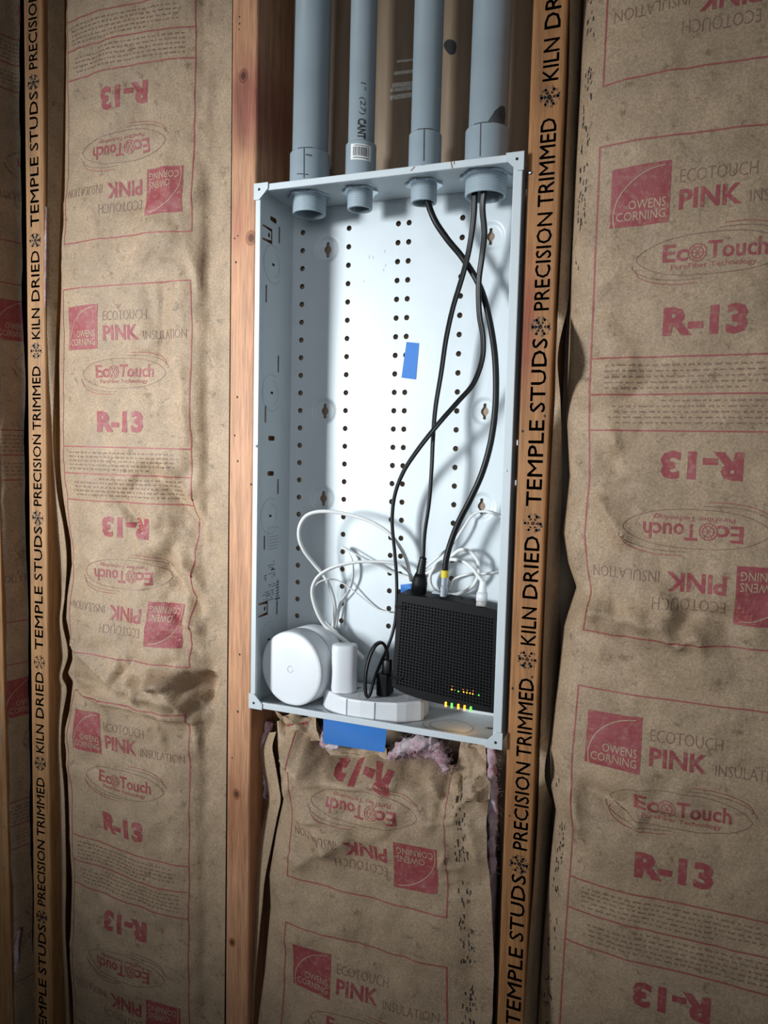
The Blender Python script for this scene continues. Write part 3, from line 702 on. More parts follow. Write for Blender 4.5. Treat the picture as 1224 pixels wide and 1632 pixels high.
# ------------------------------------------------------------------ media enclosure
YB, HX, HZ, YF = .0931, .1778, .3565, -.008
enc = thing('media_enclosure', (0, .04, -.360), 'open white metal box between two studs with rows of round holes in its back', 'media enclosure')
holes = []; KEYS = [(x, z) for x in (-.1215, .1195) for z in (.2965, .064, -.0655)]
for cx_ in (-.161, -.087, -.0118, .0040, .0808):
    for k_ in range(23):
        z = .3235-k_*.0259
        if cx_ > .05 and k_ > 22: continue
        holes.append([(cx_+.0039*math.cos(2*PI*q/14), z+.0039*math.sin(2*PI*q/14)) for q in range(14)])
for x, z in KEYS: holes.append([(x+.021*math.cos(2*PI*q/36), z+.021*math.sin(2*PI*q/36)) for q in range(36)])
V, F = curve_fill([[(-HX, -HZ), (HX, -HZ), (HX, HZ), (-HX, HZ)]]+holes, .0012)
mb = MB(); mb.add([(x, YB+.0006-z, y) for x, y, z in V], F)
sm = Ink()
for px, py in ((635, 326), (652, 324.5), (738, 312.5)):                     # unpunched dimples above the rows
    p = at(px, py, YB); lathe(mb, [(0, -.0008), (.0022, -.0007), (.0034, 0)], (p[0], YB, p[2]), 'y', 14, 0)
for px, py, l in ((588, 412, .004), (594, 412, .003), (613, 402, .003), (614, 425, .004), (611, 432, .003), (580, 450, .002)):
    p = at(px, py, YB); sm.line([(p[0], p[2]), (p[0]+l*.3, p[2]+l)], .0007, 'g')
sm.put(mb, lambda x, y, l: (x, YB-l, y), dict(g=1), .0002)
obj('back_panel', mb, [M_white, M_greyprint], enc)
def key_poly(s=1.):
    out = [(.0054*math.cos(a), .0056*math.sin(a)) for a in np.linspace(-.9, .9, 9)]
    out += [(.0022, .0062), (.0022, .0098), (.0012, .0110), (-.0012, .0110), (-.0022, .0098), (-.0022, .0062)]
    out += [(.0054*math.cos(a), .0056*math.sin(a)) for a in np.linspace(PI-.9, PI+.9, 9)]
    out += [(-.0022, -.0062), (-.0022, -.0098), (-.0012, -.0110), (.0012, -.0110), (.0022, -.0098), (.0022, -.0062)]
    return out
for x, z in KEYS:
    mb = MB(); prof = [(.021, 0), (.0195, .0002), (.018, .0009), (.0165, .0022), (.0152, .0031), (.0138, .0034)]
    lathe(mb, prof, (x, YB, z), 'y', 36)
    V, F = curve_fill([[(.0138*math.cos(2*PI*q/36), .0138*math.sin(2*PI*q/36)) for q in range(36)], key_poly()], 0)
    mb.add([(x+a, YB+.0034, z+b) for a, b, _ in V], F); obj('keyhole_boss', mb, M_white, enc)
# side panels: slots, round knock-outs, screw tabs
def rrect(cx, cy, wx, wy, r=None):
    r = min(wx, wy)/2 if r is None else r; out = []
    for sx, sy, a0 in ((1, 1, 0), (-1, 1, PI/2), (-1, -1, PI), (1, -1, 1.5*PI)):
        for q in range(5): a = a0+q*PI/8; out.append((cx+sx*(wx/2-r)+r*math.cos(a), cy+sy*(wy/2-r)+r*math.sin(a)))
    return out
SH = [rrect(.0532, .3102, .0046, .023, .0004), rrect(.0184, .2215, .0046, .024, .0004), rrect(.0550, .129, .0046, .024, .0004), rrect(.0200, .055, .0046, .024, .0004), rrect(.0585, -.0485, .0046, .022, .0004),
      rrect(.0212, -.128, .0046, .020, .0004), rrect(.060, -.229, .0046, .021, .0004),
      rrect(.036, .3265, .020, .0068), rrect(.0375, .0215, .020, .0068), rrect(.0365, -.0290, .020, .0068)]
def utab(y0, y1, z0, z1, wd=.0045):
    return [(y0, z0), (y1, z0), (y1, z1), (y0, z1), (y0, z1-wd*.6), (y1-wd, z1-wd), (y1-wd, z0+wd), (y0, z0+wd*.6)]
TABS = [(.006, .034, .292, .313), (.006, .034, -.2345, -.2135)]
for t_ in TABS:
    SH.append(utab(*t_)); SH.append([(t_[1]-.0095+.0036*math.cos(2*PI*q/12), (t_[2]+t_[3])/2+.0036*math.sin(2*PI*q/12)) for q in range(12)])
for sgn, nm in ((-1, 'left'), (1, 'right')):
    V, F = curve_fill([[(YF+.002, -HZ), (YB, -HZ), (YB, HZ), (YF+.002, HZ)]]+(SH if sgn < 0 else SH[7:10]), .0012)
    mb = MB(); mb.add([(sgn*(HX+.0002)+z, x, y) for x, y, z in V], F); kk = Ink()
    for zc in (.2651, .0861, -.0903, -.272):
        for r_, a0, a1 in ((.026, 1.0, 5.6), (.0175, -1.3, 1.5)):
            kk.line([(.036+r_*math.cos(a), zc+r_*math.sin(a)) for a in np.linspace(a0, a1, 34)], .0006, 'groove')
        kk.line([(.034, zc), (.039, zc)], .0034, 'blk')
    if sgn < 0:
        rr = random.Random(5)
        kk.line([(.030, -.137), (.030, -.113), (.033, -.108), (.062, -.108)], .0006, 'groove')
        for q in range(5): kk.line([(.034, -.121-q*.0045), (.060, -.121-q*.0045)], .0011, 'groove')
        def tl(y, a, b, wd, dens=.8, m='lab'):
            x = a
            while x < b:
                l = rr.uniform(.0015, .004)
                if rr.random() < dens: kk.line([(x, y), (min(b, x+l), y)], wd, m)
                x += l+.0008
        for y, a, b, wd in ((-.158, .046, .053, .0012), (-.1625, .026, .053, .0009), (-.166, .034, .053, .0009), (-.168, .040, .052, .0020), (-.170, .040, .052, .0018), (-.175, .033, .053, .0009), (-.178, .042, .053, .0012), (-.1805, .040, .053, .0012)): tl(y, a, b, wd)
        for y, a, b in ((-.176, .022, .028), (-.179, .020, .026), (-.182, .023, .027)): tl(y, a, b, .0016, 1)
        for y, a, b in ((-.1915, .030, .052), (-.1945, .036, .052), (-.2005, .020, .049), (-.2035, .018, .048), (-.2065, .026, .049), (-.2105, .020, .049), (-.2135, .026, .048)): tl(y, a, b, .0012)
        for z_ in np.arange(-.212, -.188, .0042):
            kk.line([(.056, z_), (.064, z_+.001)], .0014, 'lab'); kk.line([(.057+rr.random()*.006, z_), (.058+rr.random()*.005, z_+.004)], .0012, 'lab')
        tl(-.2155, .054, .066, .0026, 1)
    kk.put(mb, lambda y, z, l: (sgn*(HX-.0004-l), y, z), dict(groove=1, blk=2, lab=3), .0002)
    o = obj('side_panel', mb, [M_white, M_greyprint, M_hole, M_labelink], enc)
# top and bottom panels
PIPES = [(-.1265, .045, .0245, .0275, 0), (-.0500, .045, .0176, .0205, 1), (.0408, .045, .0190, .0212, 2), (.1235, .045, .0242, .0278, 3)]
THR = [.0232, .0172, .0172, .0262]
V, F = curve_fill([[(-HX, YF+.002), (HX, YF+.002), (HX, YB), (-HX, YB)]]+[[(p[0]+(t+.0004)*math.cos(2*PI*q/32), p[1]+(t+.0004)*math.sin(2*PI*q/32)) for q in range(32)] for p, t in zip(PIPES, THR)], .0012)
mb = MB(); mb.add([(x, y, HZ+.0008+z) for x, y, z in V], F); obj('top_panel', mb, M_white, enc)
V, F = curve_fill([[(-HX, YF+.002), (HX, YF+.002), (HX, YB), (-HX, YB)]], .0012)
mb = MB(); mb.add([(x, y, -HZ-.0008+z) for x, y, z in V], F); kk = Ink()
for r_, a0, a1 in ((.034, 0, 6.28), (.025, 1.5, 5.5)): kk.line([(.10+r_*math.cos(a), .030+r_*.72*math.sin(a)) for a in np.linspace(a0, a1, 40)], .0008, 'g')
for x, y, l in ((-.155, .02, .02), (-.12, .008, .02), (.155, .045, .012), (.150, .048, .012), (-.09, .012, .012)): kk.line([(x, y), (x+l, y+l*.15)], .0012, 's')
for q in range(7): kk.line([(.148+q*.002, .044+.002*math.sin(q*2)), (.152+q*.002, .046)], .0022, 's')
kk.put(mb, lambda x, y, l: (x, y, -HZ-.0002+l), dict(g=1, s=2), .0003)
obj('bottom_panel', mb, [M_white, M_greyprint, simple('rust_scuff', (.22, .15, .11), .7, 0, .3, 80)], enc)
# front lip: a folded rim round the opening, corner plates with a screw hole
LW = .0088; M_chip = simple('chipped_paint', (.20, .13, .09), .7, 0, .3, 90)
for nm, lo, hi in (('l', (-.1806, YF, -.3600), (-.1806+LW*.9, YF+.005, .3600)), ('r', (.1806-LW*1.25, YF, -.3600), (.1806, YF+.005, .3600)),
                   ('t', (-.1806, YF, .3600-LW), (.1806, YF+.005, .3600)), ('b', (-.1806, YF, -.3600), (.1806, YF+.005, -.3600+LW))):
    mb = MB(); box(mb, lo, hi, .0009)
    if nm == 't':                                     # chipped paint on the top edge
        kk = Ink()
        for x0, y0, x1, y1, wd in ((719, 258, 721, 268, .0016), (724, 257, 724, 262, .0012), (655, 272, 661, 266, .0014), (672, 263, 679, 261, .0012), (684, 260, 686, 260, .001)):
            a, b = at(x0, y0, YF), at(x1, y1, YF); kk.line([(a[0], a[2]), (b[0], b[2])], wd, 'c')
        kk.put(mb, lambda x, z, l: (x, YF-l, min(z, .3598)), dict(c=1), .0002)
    obj('front_lip', mb, [M_white, M_chip], enc)
for sx in (-1, 1):
    for sz in (-1, 1):
        e = .0215; c = [(0, 0), (e, 0), (e, .008), (.012, .0175), (.008, e), (0, e)]
        hole = [(.0082+.0019*math.cos(2*PI*q/14), .0082+.0019*math.sin(2*PI*q/14)) for q in range(14)]
        V, F = curve_fill([c, hole], .0016); mb = MB(); mb.add([(sx*(.1822-a), YF-.0010+z, sz*(.3612-b)) for a, b, z in V], F)
        p = (sx*(.1822-.0082), YF-.0002, sz*(.3612-.0082)); lathe(mb, [(0, 0), (.0021, 0)], p, 'y', 12, 1); obj('corner_plate', mb, [M_white, M_hole], enc)
for py in (422, 440):
    p = on_x(829, py, .1810); mb = MB(); lathe(mb, [(0, .0018), (.0018, .0012), (.0026, 0)], (.1790, max(.002, p[1]), p[2]), 'x', 14); tag(obj('rivet', mb, M_zinc, enc), 'bright rivet on the right side of the box')
mb = MB(); p = at(409, 711, YF); lathe(mb, [(0, -.0008), (.0016, -.0005), (.002, .0)], (p[0], YF, p[2]), 'y', 12); obj('rivet', mb, M_zinc, enc)
mb = MB(); p = at(807, 750, YF); lathe(mb, [(0, -.0008), (.0016, -.0005), (.002, .0)], (p[0], YF, p[2]), 'y', 12); obj('rivet', mb, M_white, enc)

# ------------------------------------------------------------------ conduits
def conduit(i, label):
    x, y, r, ra, _ = PIPES[i]; rt = THR[i]; t = thing('conduit', (x, y, .36), label, 'conduit pipe', 'grey plastic conduits entering the top of the box')
    # the leaning of each pipe: small shift with height
    lean = (.012, .002, .004, .010)[i]
    hub = (.412, .4155, .4175, .412)[i]
    Msh = Matrix.Shear('XY', 4, (0, 0)); mb = MB()
    prof = [(r-.003, 1.38), (r, 1.38), (r, hub-.012), (r-.003, hub-.012)]
    V0 = len(mb.v); lathe(mb, prof, (0, 0, 0), 'z', 48)
    slots = [M_pvc, M_black_pure, M_stainp]
    kk = Ink()
    if i == 1:
        kk.text('1"  (27)', 0, .041, -.0046, .0046, 'k', -.004, 0, .15); kk.text('CANT', .046, .072, -.0056, .0056, 'k', .04, 0, .1)
        kk = kk.cut(.003); z0 = hub+.0735; a0 = -PI/2+math.radians(24)
        kk.put(mb, lambda s, q, l: ((r+l)*math.cos(a0+q/r), (r+l)*math.sin(a0+q/r), z0-s), dict(k=1))
        # letters' tops face right
        k2 = Ink(); k2.line([(0, 0), (.012, 0)], .0012, 'k'); k2.cut(.003).put(mb, lambda s, q, l: ((r+l)*math.cos(a0+q/r), (r+l)*math.sin(a0+q/r), z0+.155-s), dict(k=1))
    if i == 3:
        pts = [(-.020, -.006), (-.006, -.004), (.004, .012), (.012, .019), (.019, .020), (.021, .010), (.020, -.001), (.008, -.002)]
        kk.poly(pts, 's'); kk = kk.cut(.002); a0 = -PI/2+math.radians(24)
        kk.put(mb, lambda q, s, l: ((r+l)*math.cos(a0+q/r), (r+l)*math.sin(a0+q/r), hub+.003+s), dict(s=2))
    mb.v = [(px+x+lean*(pz-.4)/.8*.6, py+y, pz) for px, py, pz in mb.v]
    obj('pipe', mb, slots, t)
    mb = MB()
    prof = [(r+.0003, hub-.0005), (ra-.0012, hub), (ra, hub-.0015), (ra, .366), (ra+.0012, .3645), (ra+.0012, .3582), (rt-.001, .3580)]
    z = .3572; prof.append((rt, z))
    while z > .334:                                   # external thread below the panel
        prof += [(rt, z-.0010), (rt-.0013, z-.0018), (rt-.0013, z-.0026), (rt, z-.0034)]; z -= .0034
    prof += [(rt-.0006, z-.002), (rt-.0026, z-.0022), (rt-.0034, z), (rt-.0034, .40)]
    lathe(mb, prof, (x, y, 0), 'z', 48)
    kk = Ink()
    if i != 1:
        kk.line([(0, -.001), (.0006, -.040)], .0016, 's'); kk.line([(-.009, -.0005), (.011, -.0005)], .0012, 's')
        if i == 0: kk.line([(.003, -.010), (.010, -.011)], .002, 's'); kk.line([(-.010, -.034), (.006, -.036)], .0014, 's')
        kk = kk.cut(.003); a0 = -PI/2+math.radians((10, 0, 14, -4)[i])
        kk.put(mb, lambda q, s, l: (x+(ra+l)*math.cos(a0+q/ra), y+(ra+l)*math.sin(a0+q/ra), hub+s), dict(s=1))
    ad = obj('threaded_adapter', mb, [M_pvcdark, M_stainp], t); z_thr = z
    if i == 1:                                        # bar-code sticker wrapped on the adapter
        mb = MB(); a0 = -PI/2+math.radians(26); kk = Ink()
        kk.poly([(-.0155, -.0098), (.0135, -.0098), (.0135, .0105), (-.0155, .0105)], 'w'); rr = random.Random(2); s = -.0115
        while s < .010: kk.line([(s, -.0045), (s, .0065)], rr.choice((.0004, .0007, .0011)), 'k', 1); s += rr.uniform(.0010, .0021)
        for q in range(9): kk.line([(-.010+q*.0023, .0085), (-.0086+q*.0023, .0085)], .0009, 'k', 1); kk.line([(-.011+q*.0023, -.0072), (-.0094+q*.0023, -.0072)], .0010, 'k', 1)
        kk.cut(.002).put(mb, lambda q, s, l: (x+(ra+l)*math.cos(a0+q/ra), y+(ra+l)*math.sin(a0+q/ra), .399+s-.0008*q/.01), dict(w=0, k=1), .0003, .0002)
        tag(obj('barcode_sticker', mb, [M_sticker, M_black_pure], ad), 'small white bar-code sticker')
    # lobed steel locknut under the panel
    n, ro = 48, rt+.0042; out = []
    for q in range(n): a = 2*PI*q/n; lob = 1 if (q % 8) < 4 else 0; out.append((x+(ro+.0028*lob)*math.cos(a), y+(ro+.0028*lob)*math.sin(a)))
    inn = [(x+(rt-.0006)*math.cos(2*PI*q/n), y+(rt-.0006)*math.sin(2*PI*q/n)) for q in range(n)]
    V, F = curve_fill([out, inn], .0028); mb = MB(); mb.add([(a, b, .3546+c) for a, b, c in V], F); tag(obj('locknut', mb, M_zinc, t), 'bright lobed steel locknut')
    return t
M_black_pure = simple('black_ink', (.02, .02, .022), .6); M_sticker = simple('paper_sticker', (.72, .72, .70), .6)
conduit(0, 'leftmost wide grey plastic conduit above the white box, with no cable in it')
conduit(1, 'thin grey plastic conduit with black lettering and a bar-code sticker, second from left')
conduit(2, 'thin grey plastic conduit carrying a single thick black cable into the box')
conduit(3, 'wide grey plastic conduit with a dark stain, carrying two black cords into the box')

# ------------------------------------------------------------------ things in the box
ZF = -HZ+.0008
def tape(label, corners, nrm, curl=0, wav=.0):
    a, b, c, d = [np.array(q) for q in corners]; n = 9; V = []; nrm = np.array(nrm)
    for j in range(n):
        for i in range(n):
            s, t = i/(n-1), j/(n-1); p = a*(1-s)*(1-t)+b*s*(1-t)+c*s*t+d*(1-s)*t
            V.append(p+nrm*(.0003+wav*math.sin(3*s+5*t)))
    mb = MB(); mb.add(V, grid_faces(n, n)); V2 = [v+nrm*.0003 for v in V]; mb.add(V2, [f[::-1] for f in grid_faces(n, n)])
    return tag(obj('painters_tape', mb, M_blue), label, 'tape')
tape('small upright piece of blue tape stuck on the bare back of the box', [at(640, 602, YB), at(663, 605, YB), at(668, 547, YB), at(648, 545, YB)], (0, -1, 0))
q = [at(516, 1184, .004), at(613, 1199, .004), at(617, 1166, .004), at(515, 1150, .004)]; q[2][2] = q[3][2] = -.3592
tape('wide strip of blue tape hanging below the bottom edge of the box', q, (0, -1, 0), wav=.0006)
tape('scrap of blue tape on the back of the box just above the black modem', [at(640, 952, .075), at(668, 952, .078), at(662, 929, .082), at(638, 932, .080)], (0, -1, 0), wav=.001)

# power hub: low rounded block with a facetted front
zt = -.3285
fp = [(516, 1094), (519, 1098.5), (530, 1105), (541, 1110), (552, 1113.6), (574, 1117), (597, 1119), (632.7, 1120.5), (647, 1119.5), (660.6, 1118), (671, 1117), (676, 1115.5), (677, 1112)]
front = [on_z(a, b, zt)[:2] for a, b in fp]; front = [np.array((p[0], max(p[1], YF+.006))) for p in front]
ymax = .072; outl = [tuple(p) for p in front]+[(front[-1][0]+.001, ymax-.01), (front[-1][0]-.010, ymax), (front[0][0]+.014, ymax), (front[0][0]+.004, ymax-.01)]
hub = thing('power_strip', (.01, .03, ZF), 'low white round-fronted power strip lying at the bottom of the box', 'power strip')
mb = MB(); cx_, cy_ = np.mean([p[0] for p in outl]), np.mean([p[1] for p in outl]); n = len(outl); V = []
for z, s in ((ZF, 1.0), (ZF+.003, 1.004), (zt-.003, 1.0), (zt-.0008, .985), (zt, .96), (zt, .90), (zt-.0006, .895), (zt-.0006, .0)):
    for x, y in outl: V.append((cx_+(x-cx_)*s, cy_+(y-cy_)*s, z))
mb.add(V, grid_faces(8, n, True)); obj('body', mb, M_whiteplastic, hub)
for a, b in ((552, 1113.6), (597, 1119)):             # grooves between the front facets
    p = on_z(a, b, zt); p[1] = max(p[1], YF+.006); m2 = MB(); box(m2, (p[0]-.0006, p[1]-.0008, ZF+.001), (p[0]+.0006, p[1]+.004, zt-.001)); obj('seam', m2, M_greyprint, hub)
mb = MB(); kk = Ink()
for (px, py) in ((602, 1110), (632, 1108), (575, 1108), (655, 1113)):
    p = on_z(px, py, zt); kk.line([(p[0]-.005, p[1]+.004), (p[0]-.001, p[1]+.006)], .0016, 'k'); kk.line([(p[0]+.004, p[1]+.002), (p[0]+.007, p[1]+.004)], .0016, 'k'); kk.poly([(p[0]+.0016*math.cos(t)-.001, p[1]-.004+.0016*math.sin(t)) for t in np.linspace(0, 6.28, 9)[:-1]], 'k')
kk.put(mb, lambda x, y, l: (x, y, zt-.0004+l), dict(k=0), .0003); obj('outlet', mb, M_greyprint, hub)
mb = MB(); kk = Ink()
for q, l in enumerate((.020, .016, .012, .009)):
    p = on_z(549+q*6, 1101-q*1.2, zt); kk.line([(p[0], p[1]-.004), (p[0]+l*.45, p[1]+l)], .0017, 'k')
kk.put(mb, lambda x, y, l: (x, y, zt-.0004+l), dict(k=0), .0003); obj('printed_text', mb, M_labelink, hub)

# white plug-in power adapter
ax, ay = -.0505, .026; az0, az1 = zt, at(543, 1026, ay)[2]
adp = thing('power_adapter', (ax, ay, az0), 'upright white power adapter standing on the power strip beside the white disc router', 'power adapter')
mb = MB(); prof = []; n = 36; V = []
Mr = Matrix.Rotation(math.radians(24), 3, 'Z')
lev = [(az0, .94), (az0+.004, 1.), (az0+(az1-az0)*.45, .97), (az1-.008, 1.), (az1-.003, .985), (az1-.0008, .95), (az1, .90), (az1, 0.)]
for z, s in lev:
    for k_ in range(n):
        a = 2*PI*k_/n; c, sn = math.cos(a), math.sin(a)
        v = Mr @ Vector((.0180*s*math.copysign(abs(c)**.72, c), .0125*s*math.copysign(abs(sn)**.95, sn), 0)); V.append((ax+v.x, ay+v.y, z))
mb.add(V, grid_faces(len(lev), n, True), 0, True); obj('housing', mb, M_whiteplastic, adp)
FLAT = circ(.0028, 10, .0014)
W = lambda *a: [at(x, y, d) for x, y, d in a]
# its flat white lead, looping over the back of the box and behind the router
path = catmull(W((580, 1050, .060), (572, 1042, .064), (560, 1031, .066), (545, 1018, .068), (522, 1000, .064), (507, 977, .054), (498, 945, .048), (505, 922, .048), (525, 907, .050), (555, 898, .054), (590, 895, .060), (630, 898, .068), (650, 910, .075), (660, 926, .080), (664, 938, .082)))
mb = MB(); tube(mb, path, circ(.0034, 10, .0021), twist=np.linspace(0, 1.6, len(path))); obj('lead', mb, M_cordwhite, adp)

# white disc router on its rim, face to the room
pc = at(465, 1054.5, .008); rx, ry = .0535, .0535
rc = np.array([-.1258, .0075, ZF+.0532])
rou = thing('wifi_router', (rc[0], .04, ZF), 'white disc-shaped router resting on its rim in the lower left corner of the box', 'router')
Mx = Matrix.Rotation(math.radians(-9), 3, 'Z')
mb = MB(); R0 = .0530
lathe(mb, [(0, 0), (R0*.5, .0000), (R0*.90, .0003), (R0*.97, .0012), (R0*.992, .0030), (R0, .0055), (R0, .031), (R0*.994, .0315)], rc, 'y', 96, 0, Mx); obj('upper_shell', mb, M_whiteplastic, rou)
mb = MB(); lathe(mb, [(R0*.985, .0313), (R0*.985, .0333)], rc, 'y', 96, 0, Mx); tag(obj('light_ring', mb, M_greyprint, rou), 'thin grey ring between the two shells')
mb = MB(); lathe(mb, [(R0*.985, .0331), (R0, .0337), (R0, .061), (R0*.97, .066), (R0*.8, .068), (0, .068)], rc, 'y', 96, 0, Mx); obj('lower_shell', mb, M_whiteplastic, rou)
mb = MB(); kk = Ink(); g = .0046; kk.line([(g*math.cos(a), g*math.sin(a)) for a in np.linspace(.8, 2*PI-.05, 18)], .0013, 'g'); kk.line([(g, 0), (.0008, 0)], .0013, 'g')
def onr(x, y, l): v = Mx @ Vector((x, -l, y)); return (rc[0]+v.x, rc[1]+v.y, rc[2]+v.z)
kk.put(mb, onr, dict(g=0), .0002); tag(obj('emblem', mb, simple('pale_grey_mark', (.66, .67, .69), .4), rou), 'small pale grey G mark')

# black modem leaning at the lower right
def mpt(px, py):                                       # front plane, top leaning back
    p = at(px, py, .03); p = at(px, py, .022+.10*max(0, p[2]+.33)); return p
outp = [(634, 949), (637, 946.5), (700, 955), (745, 963.5), (792, 973.5), (792, 1138), (784, 1136.5), (750, 1131), (712, 1124), (680, 1117), (650, 1107.5), (628, 1097), (624.5, 1093)]
md = thing('modem', (.09, .04, -.335), 'black box modem with a perforated face and small amber and green lights, at lower right', 'modem')
FR = [mpt(*q) for q in outp]
HQ = [(640, 958), (787, 985), (783, 1129), (631, 1091)]
def hq(s, t): a, b, c, d = HQ; return ((a[0]*(1-s)+b[0]*s)*(1-t)+(d[0]*(1-s)+c[0]*s)*t, (a[1]*(1-s)+b[1]*s)*(1-t)+(d[1]*(1-s)+c[1]*s)*t)
V, F = curve_fill([[(a/1000, b/1000) for a, b in outp], [(a/1000, b/1000) for a, b in HQ]], 0)
mb = MB(); mb.add([mpt(a*1000, b*1000) for a, b, _ in V], F); n = len(FR); V = []
for dy, s in ((0, 1.), (.002, 1.006), (.040, 1.006), (.043, .99)):
    c0 = np.mean(FR, axis=0)
    for p in FR:
        q = c0+(p-c0)*np.array([s, 1, s]); V.append((min(q[0], .1765), q[1]+dy, q[2]))
mb.add(V, grid_faces(4, n, True), 0, False); mb.add([V[3*n+k_] for k_ in range(n)], [list(range(n))])
obj('housing', mb, M_blackplastic, md)
mb = MB(); NC_, NR_ = 31, 28; nrm = np.array([0, 1., 0])
for j in range(NR_):
    for i in range(NC_):
        q = [hq((i+a)/NC_, (j+b)/NR_) for a, b in ((0, 0), (1, 0), (1, 1), (0, 1))]; c0 = np.mean(q, axis=0)
        o_ = [mpt(*p) for p in q]; cc = np.mean(o_, axis=0); i_ = [cc+(p-cc)*.60 for p in o_]; d_ = [p+nrm*.0022 for p in i_]
        mb.add(o_+i_+d_, [(0, 1, 5, 4), (1, 2, 6, 5), (2, 3, 7, 6), (3, 0, 4, 7), (4, 5, 9, 8), (5, 6, 10, 9), (6, 7, 11, 10), (7, 4, 8, 11), (8, 9, 10, 11)])
tag(obj('perforated_grille', mb, M_blackplastic, md), 'grid of small square holes over the front')
for px, py, m in ((710.5, 1122.5, M_amber), (720, 1124.5, M_green), (730.5, 1126, M_amber), (740.5, 1128, M_amber), (750.5, 1130, M_green)):
    p = mpt(px, py); mb = MB(); box(mb, (p[0]-.0013, p[1]-.0012, p[2]-.0034), (p[0]+.0013, p[1]+.003, p[2]+.0034), .0006); tag(obj('indicator_light', mb, m, md), 'lit green status light' if m is M_green else 'lit amber status light')
for px, py, m in ((720, 1099, M_amber), (725, 1100, M_glow), (730.5, 1102, M_green), (739, 1103, M_amber), (744, 1104, M_amber), (749, 1105, M_amber), (753.5, 1106, M_amber), (763, 1108, M_green), (721, 1094, M_glow), (738, 1099, M_glow), (745, 1100, M_glow), (754, 1101, M_glow)):
    p = mpt(px, py); mb = MB(); rr_ = .0011 if m is not M_glow else .0006; lathe(mb, [(0, -.0006), (rr_*.7, -.0004), (rr_, .0002)], p, 'y', 8); obj('grille_light', mb, m, md)
pl = bpy.data.lights.new('modem_glow', 'POINT'); pl.energy = .012; pl.color = (1, .55, .25); pl.shadow_soft_size = .004
po = bpy.data.objects.new('modem_glow', pl); C.objects.link(po); p = mpt(738, 1131); po.location = (p[0], p[1]-.006, p[2]-.006+ZB)
mb = MB()
for px, py in ((634, 967), (628, 1080)):
    p = mpt(px, py); mb = MB(); box(mb, (p[0]-.004, p[1]-.0016, p[2]-.0016), (p[0]+.012, p[1]+.001, p[2]+.0016), .0006); obj('latch_tab', mb, M_blackplastic, md)
p = mpt(695, 952); mb = MB(); box(mb, (p[0]-.010, p[1]+.012, p[2]+.002), (p[0]+.014, p[1]+.020, p[2]+.0045), .0004); tag(obj('port_plate', mb, M_zinc, md), 'bright metal plate round the coax port')

# ------------------------------------------------------------------ cables
def cable(name, label, cat, pts, sec, mat, part='cord', n=10, tw=None):
    path = catmull(W(*pts), n); t = thing(name, path[len(path)//2], label, cat)
    mb = MB(); tube(mb, path, sec, twist=None if tw is None else np.linspace(*tw, len(path))); obj(part, mb, mat, t); return t, path
# coax
cx, path = cable('coax_cable', 'thick black coax cable with a yellow-ringed metal end, curving down to the modem', 'coax cable',
    ((677, 215, .045), (677, 262, .045), (677, 300, .042), (690, 345, .040), (712, 380, .045), (738, 412, .052), (764, 455, .054), (779, 505, .050), (789, 570, .044), (790, 640, .040), (783, 700, .038), (769, 752, .038), (750, 795, .040), (731, 832, .044), (718, 866, .046), (711, 892, .046), (709.5, 908, .046)), circ(.0042, 14), M_blackcord)
e0, e1 = at(709.5, 908, .046), at(706, 950, .046); d = e1-e0; L_ = np.linalg.norm(d)
def coll(name, mat, parent, segs, label=None):
    mb = MB(); P = [e0+d*t for t, r in segs]; base = circ(1., 18)
    V = []
    Pn, T, N, B = frame_path(np.array([e0, e1])); Nn, Bn = N[0], B[0]
    for t, r in segs:
        for a, b in base: V.append(e0+d*t+Nn*a*r+Bn*b*r)
    mb.add(V, grid_faces(len(segs), 18, True)+[[k_ for k_ in range(18)][::-1], [(len(segs)-1)*18+k_ for k_ in range(18)]], 0, False)
    o = obj(name, mb, mat, parent)
    if label: tag(o, label)
    return o
coll('ring', M_yellow, cx, [(0.02, .0046), (.04, .0052), (.28, .0052), (.30, .0048)], 'yellow ring')
coll('connector', M_zinc, cx, [(.28, .0050), (.58, .0050), (.60, .0042), (.64, .0042), (.65, .0058), (.78, .0058), (.79, .0050), (1., .0050)], 'bright metal screw connector')
# power cord of the modem
pc1, path = cable('appliance_cable', 'black twin-lead cord ending in a ribbed plug on top of the modem', 'power cord',
    ((762, 205, .040), (760, 250, .040), (757, 295, .036), (755, 345, .038), (748, 395, .042), (737, 440, .044), (722, 490, .046), (711, 540, .046), (703, 595, .046), (694, 650, .046), (690, 700, .042), (688, 745, .040), (684, 800, .042), (677, 850, .046), (675, 890, .048)), zip_sec(.0021), M_blackcord, tw=(0, 1.2))
a0, a1, a2 = at(674.5, 888, .048), at(670, 916, .048), at(667, 945, .048)
mb = MB(); sp_ = []; sc_ = []
for k_ in range(13):
    t = k_/12; sp_.append(a0+(a1-a0)*t); sc_.append((.0048+.0022*t)*(1.06 if k_ % 2 else .90))
tube(mb, sp_, circ(1., 14, .8), scale=sc_); obj('strain_relief', mb, M_blackcord, pc1)
mb = MB(); tube(mb, [a1-(a2-a1)*.05, a1+(a2-a1)*.15, a1+(a2-a1)*.45, a2], [(1, .4), (.8, .7), (-.8, .7), (-1, .4), (-1, -.4), (-.8, -.7), (.8, -.7), (1, -.4)], scale=[.0068, .0085, .0098, .0098]); obj('plug', mb, M_blackplastic, pc1)
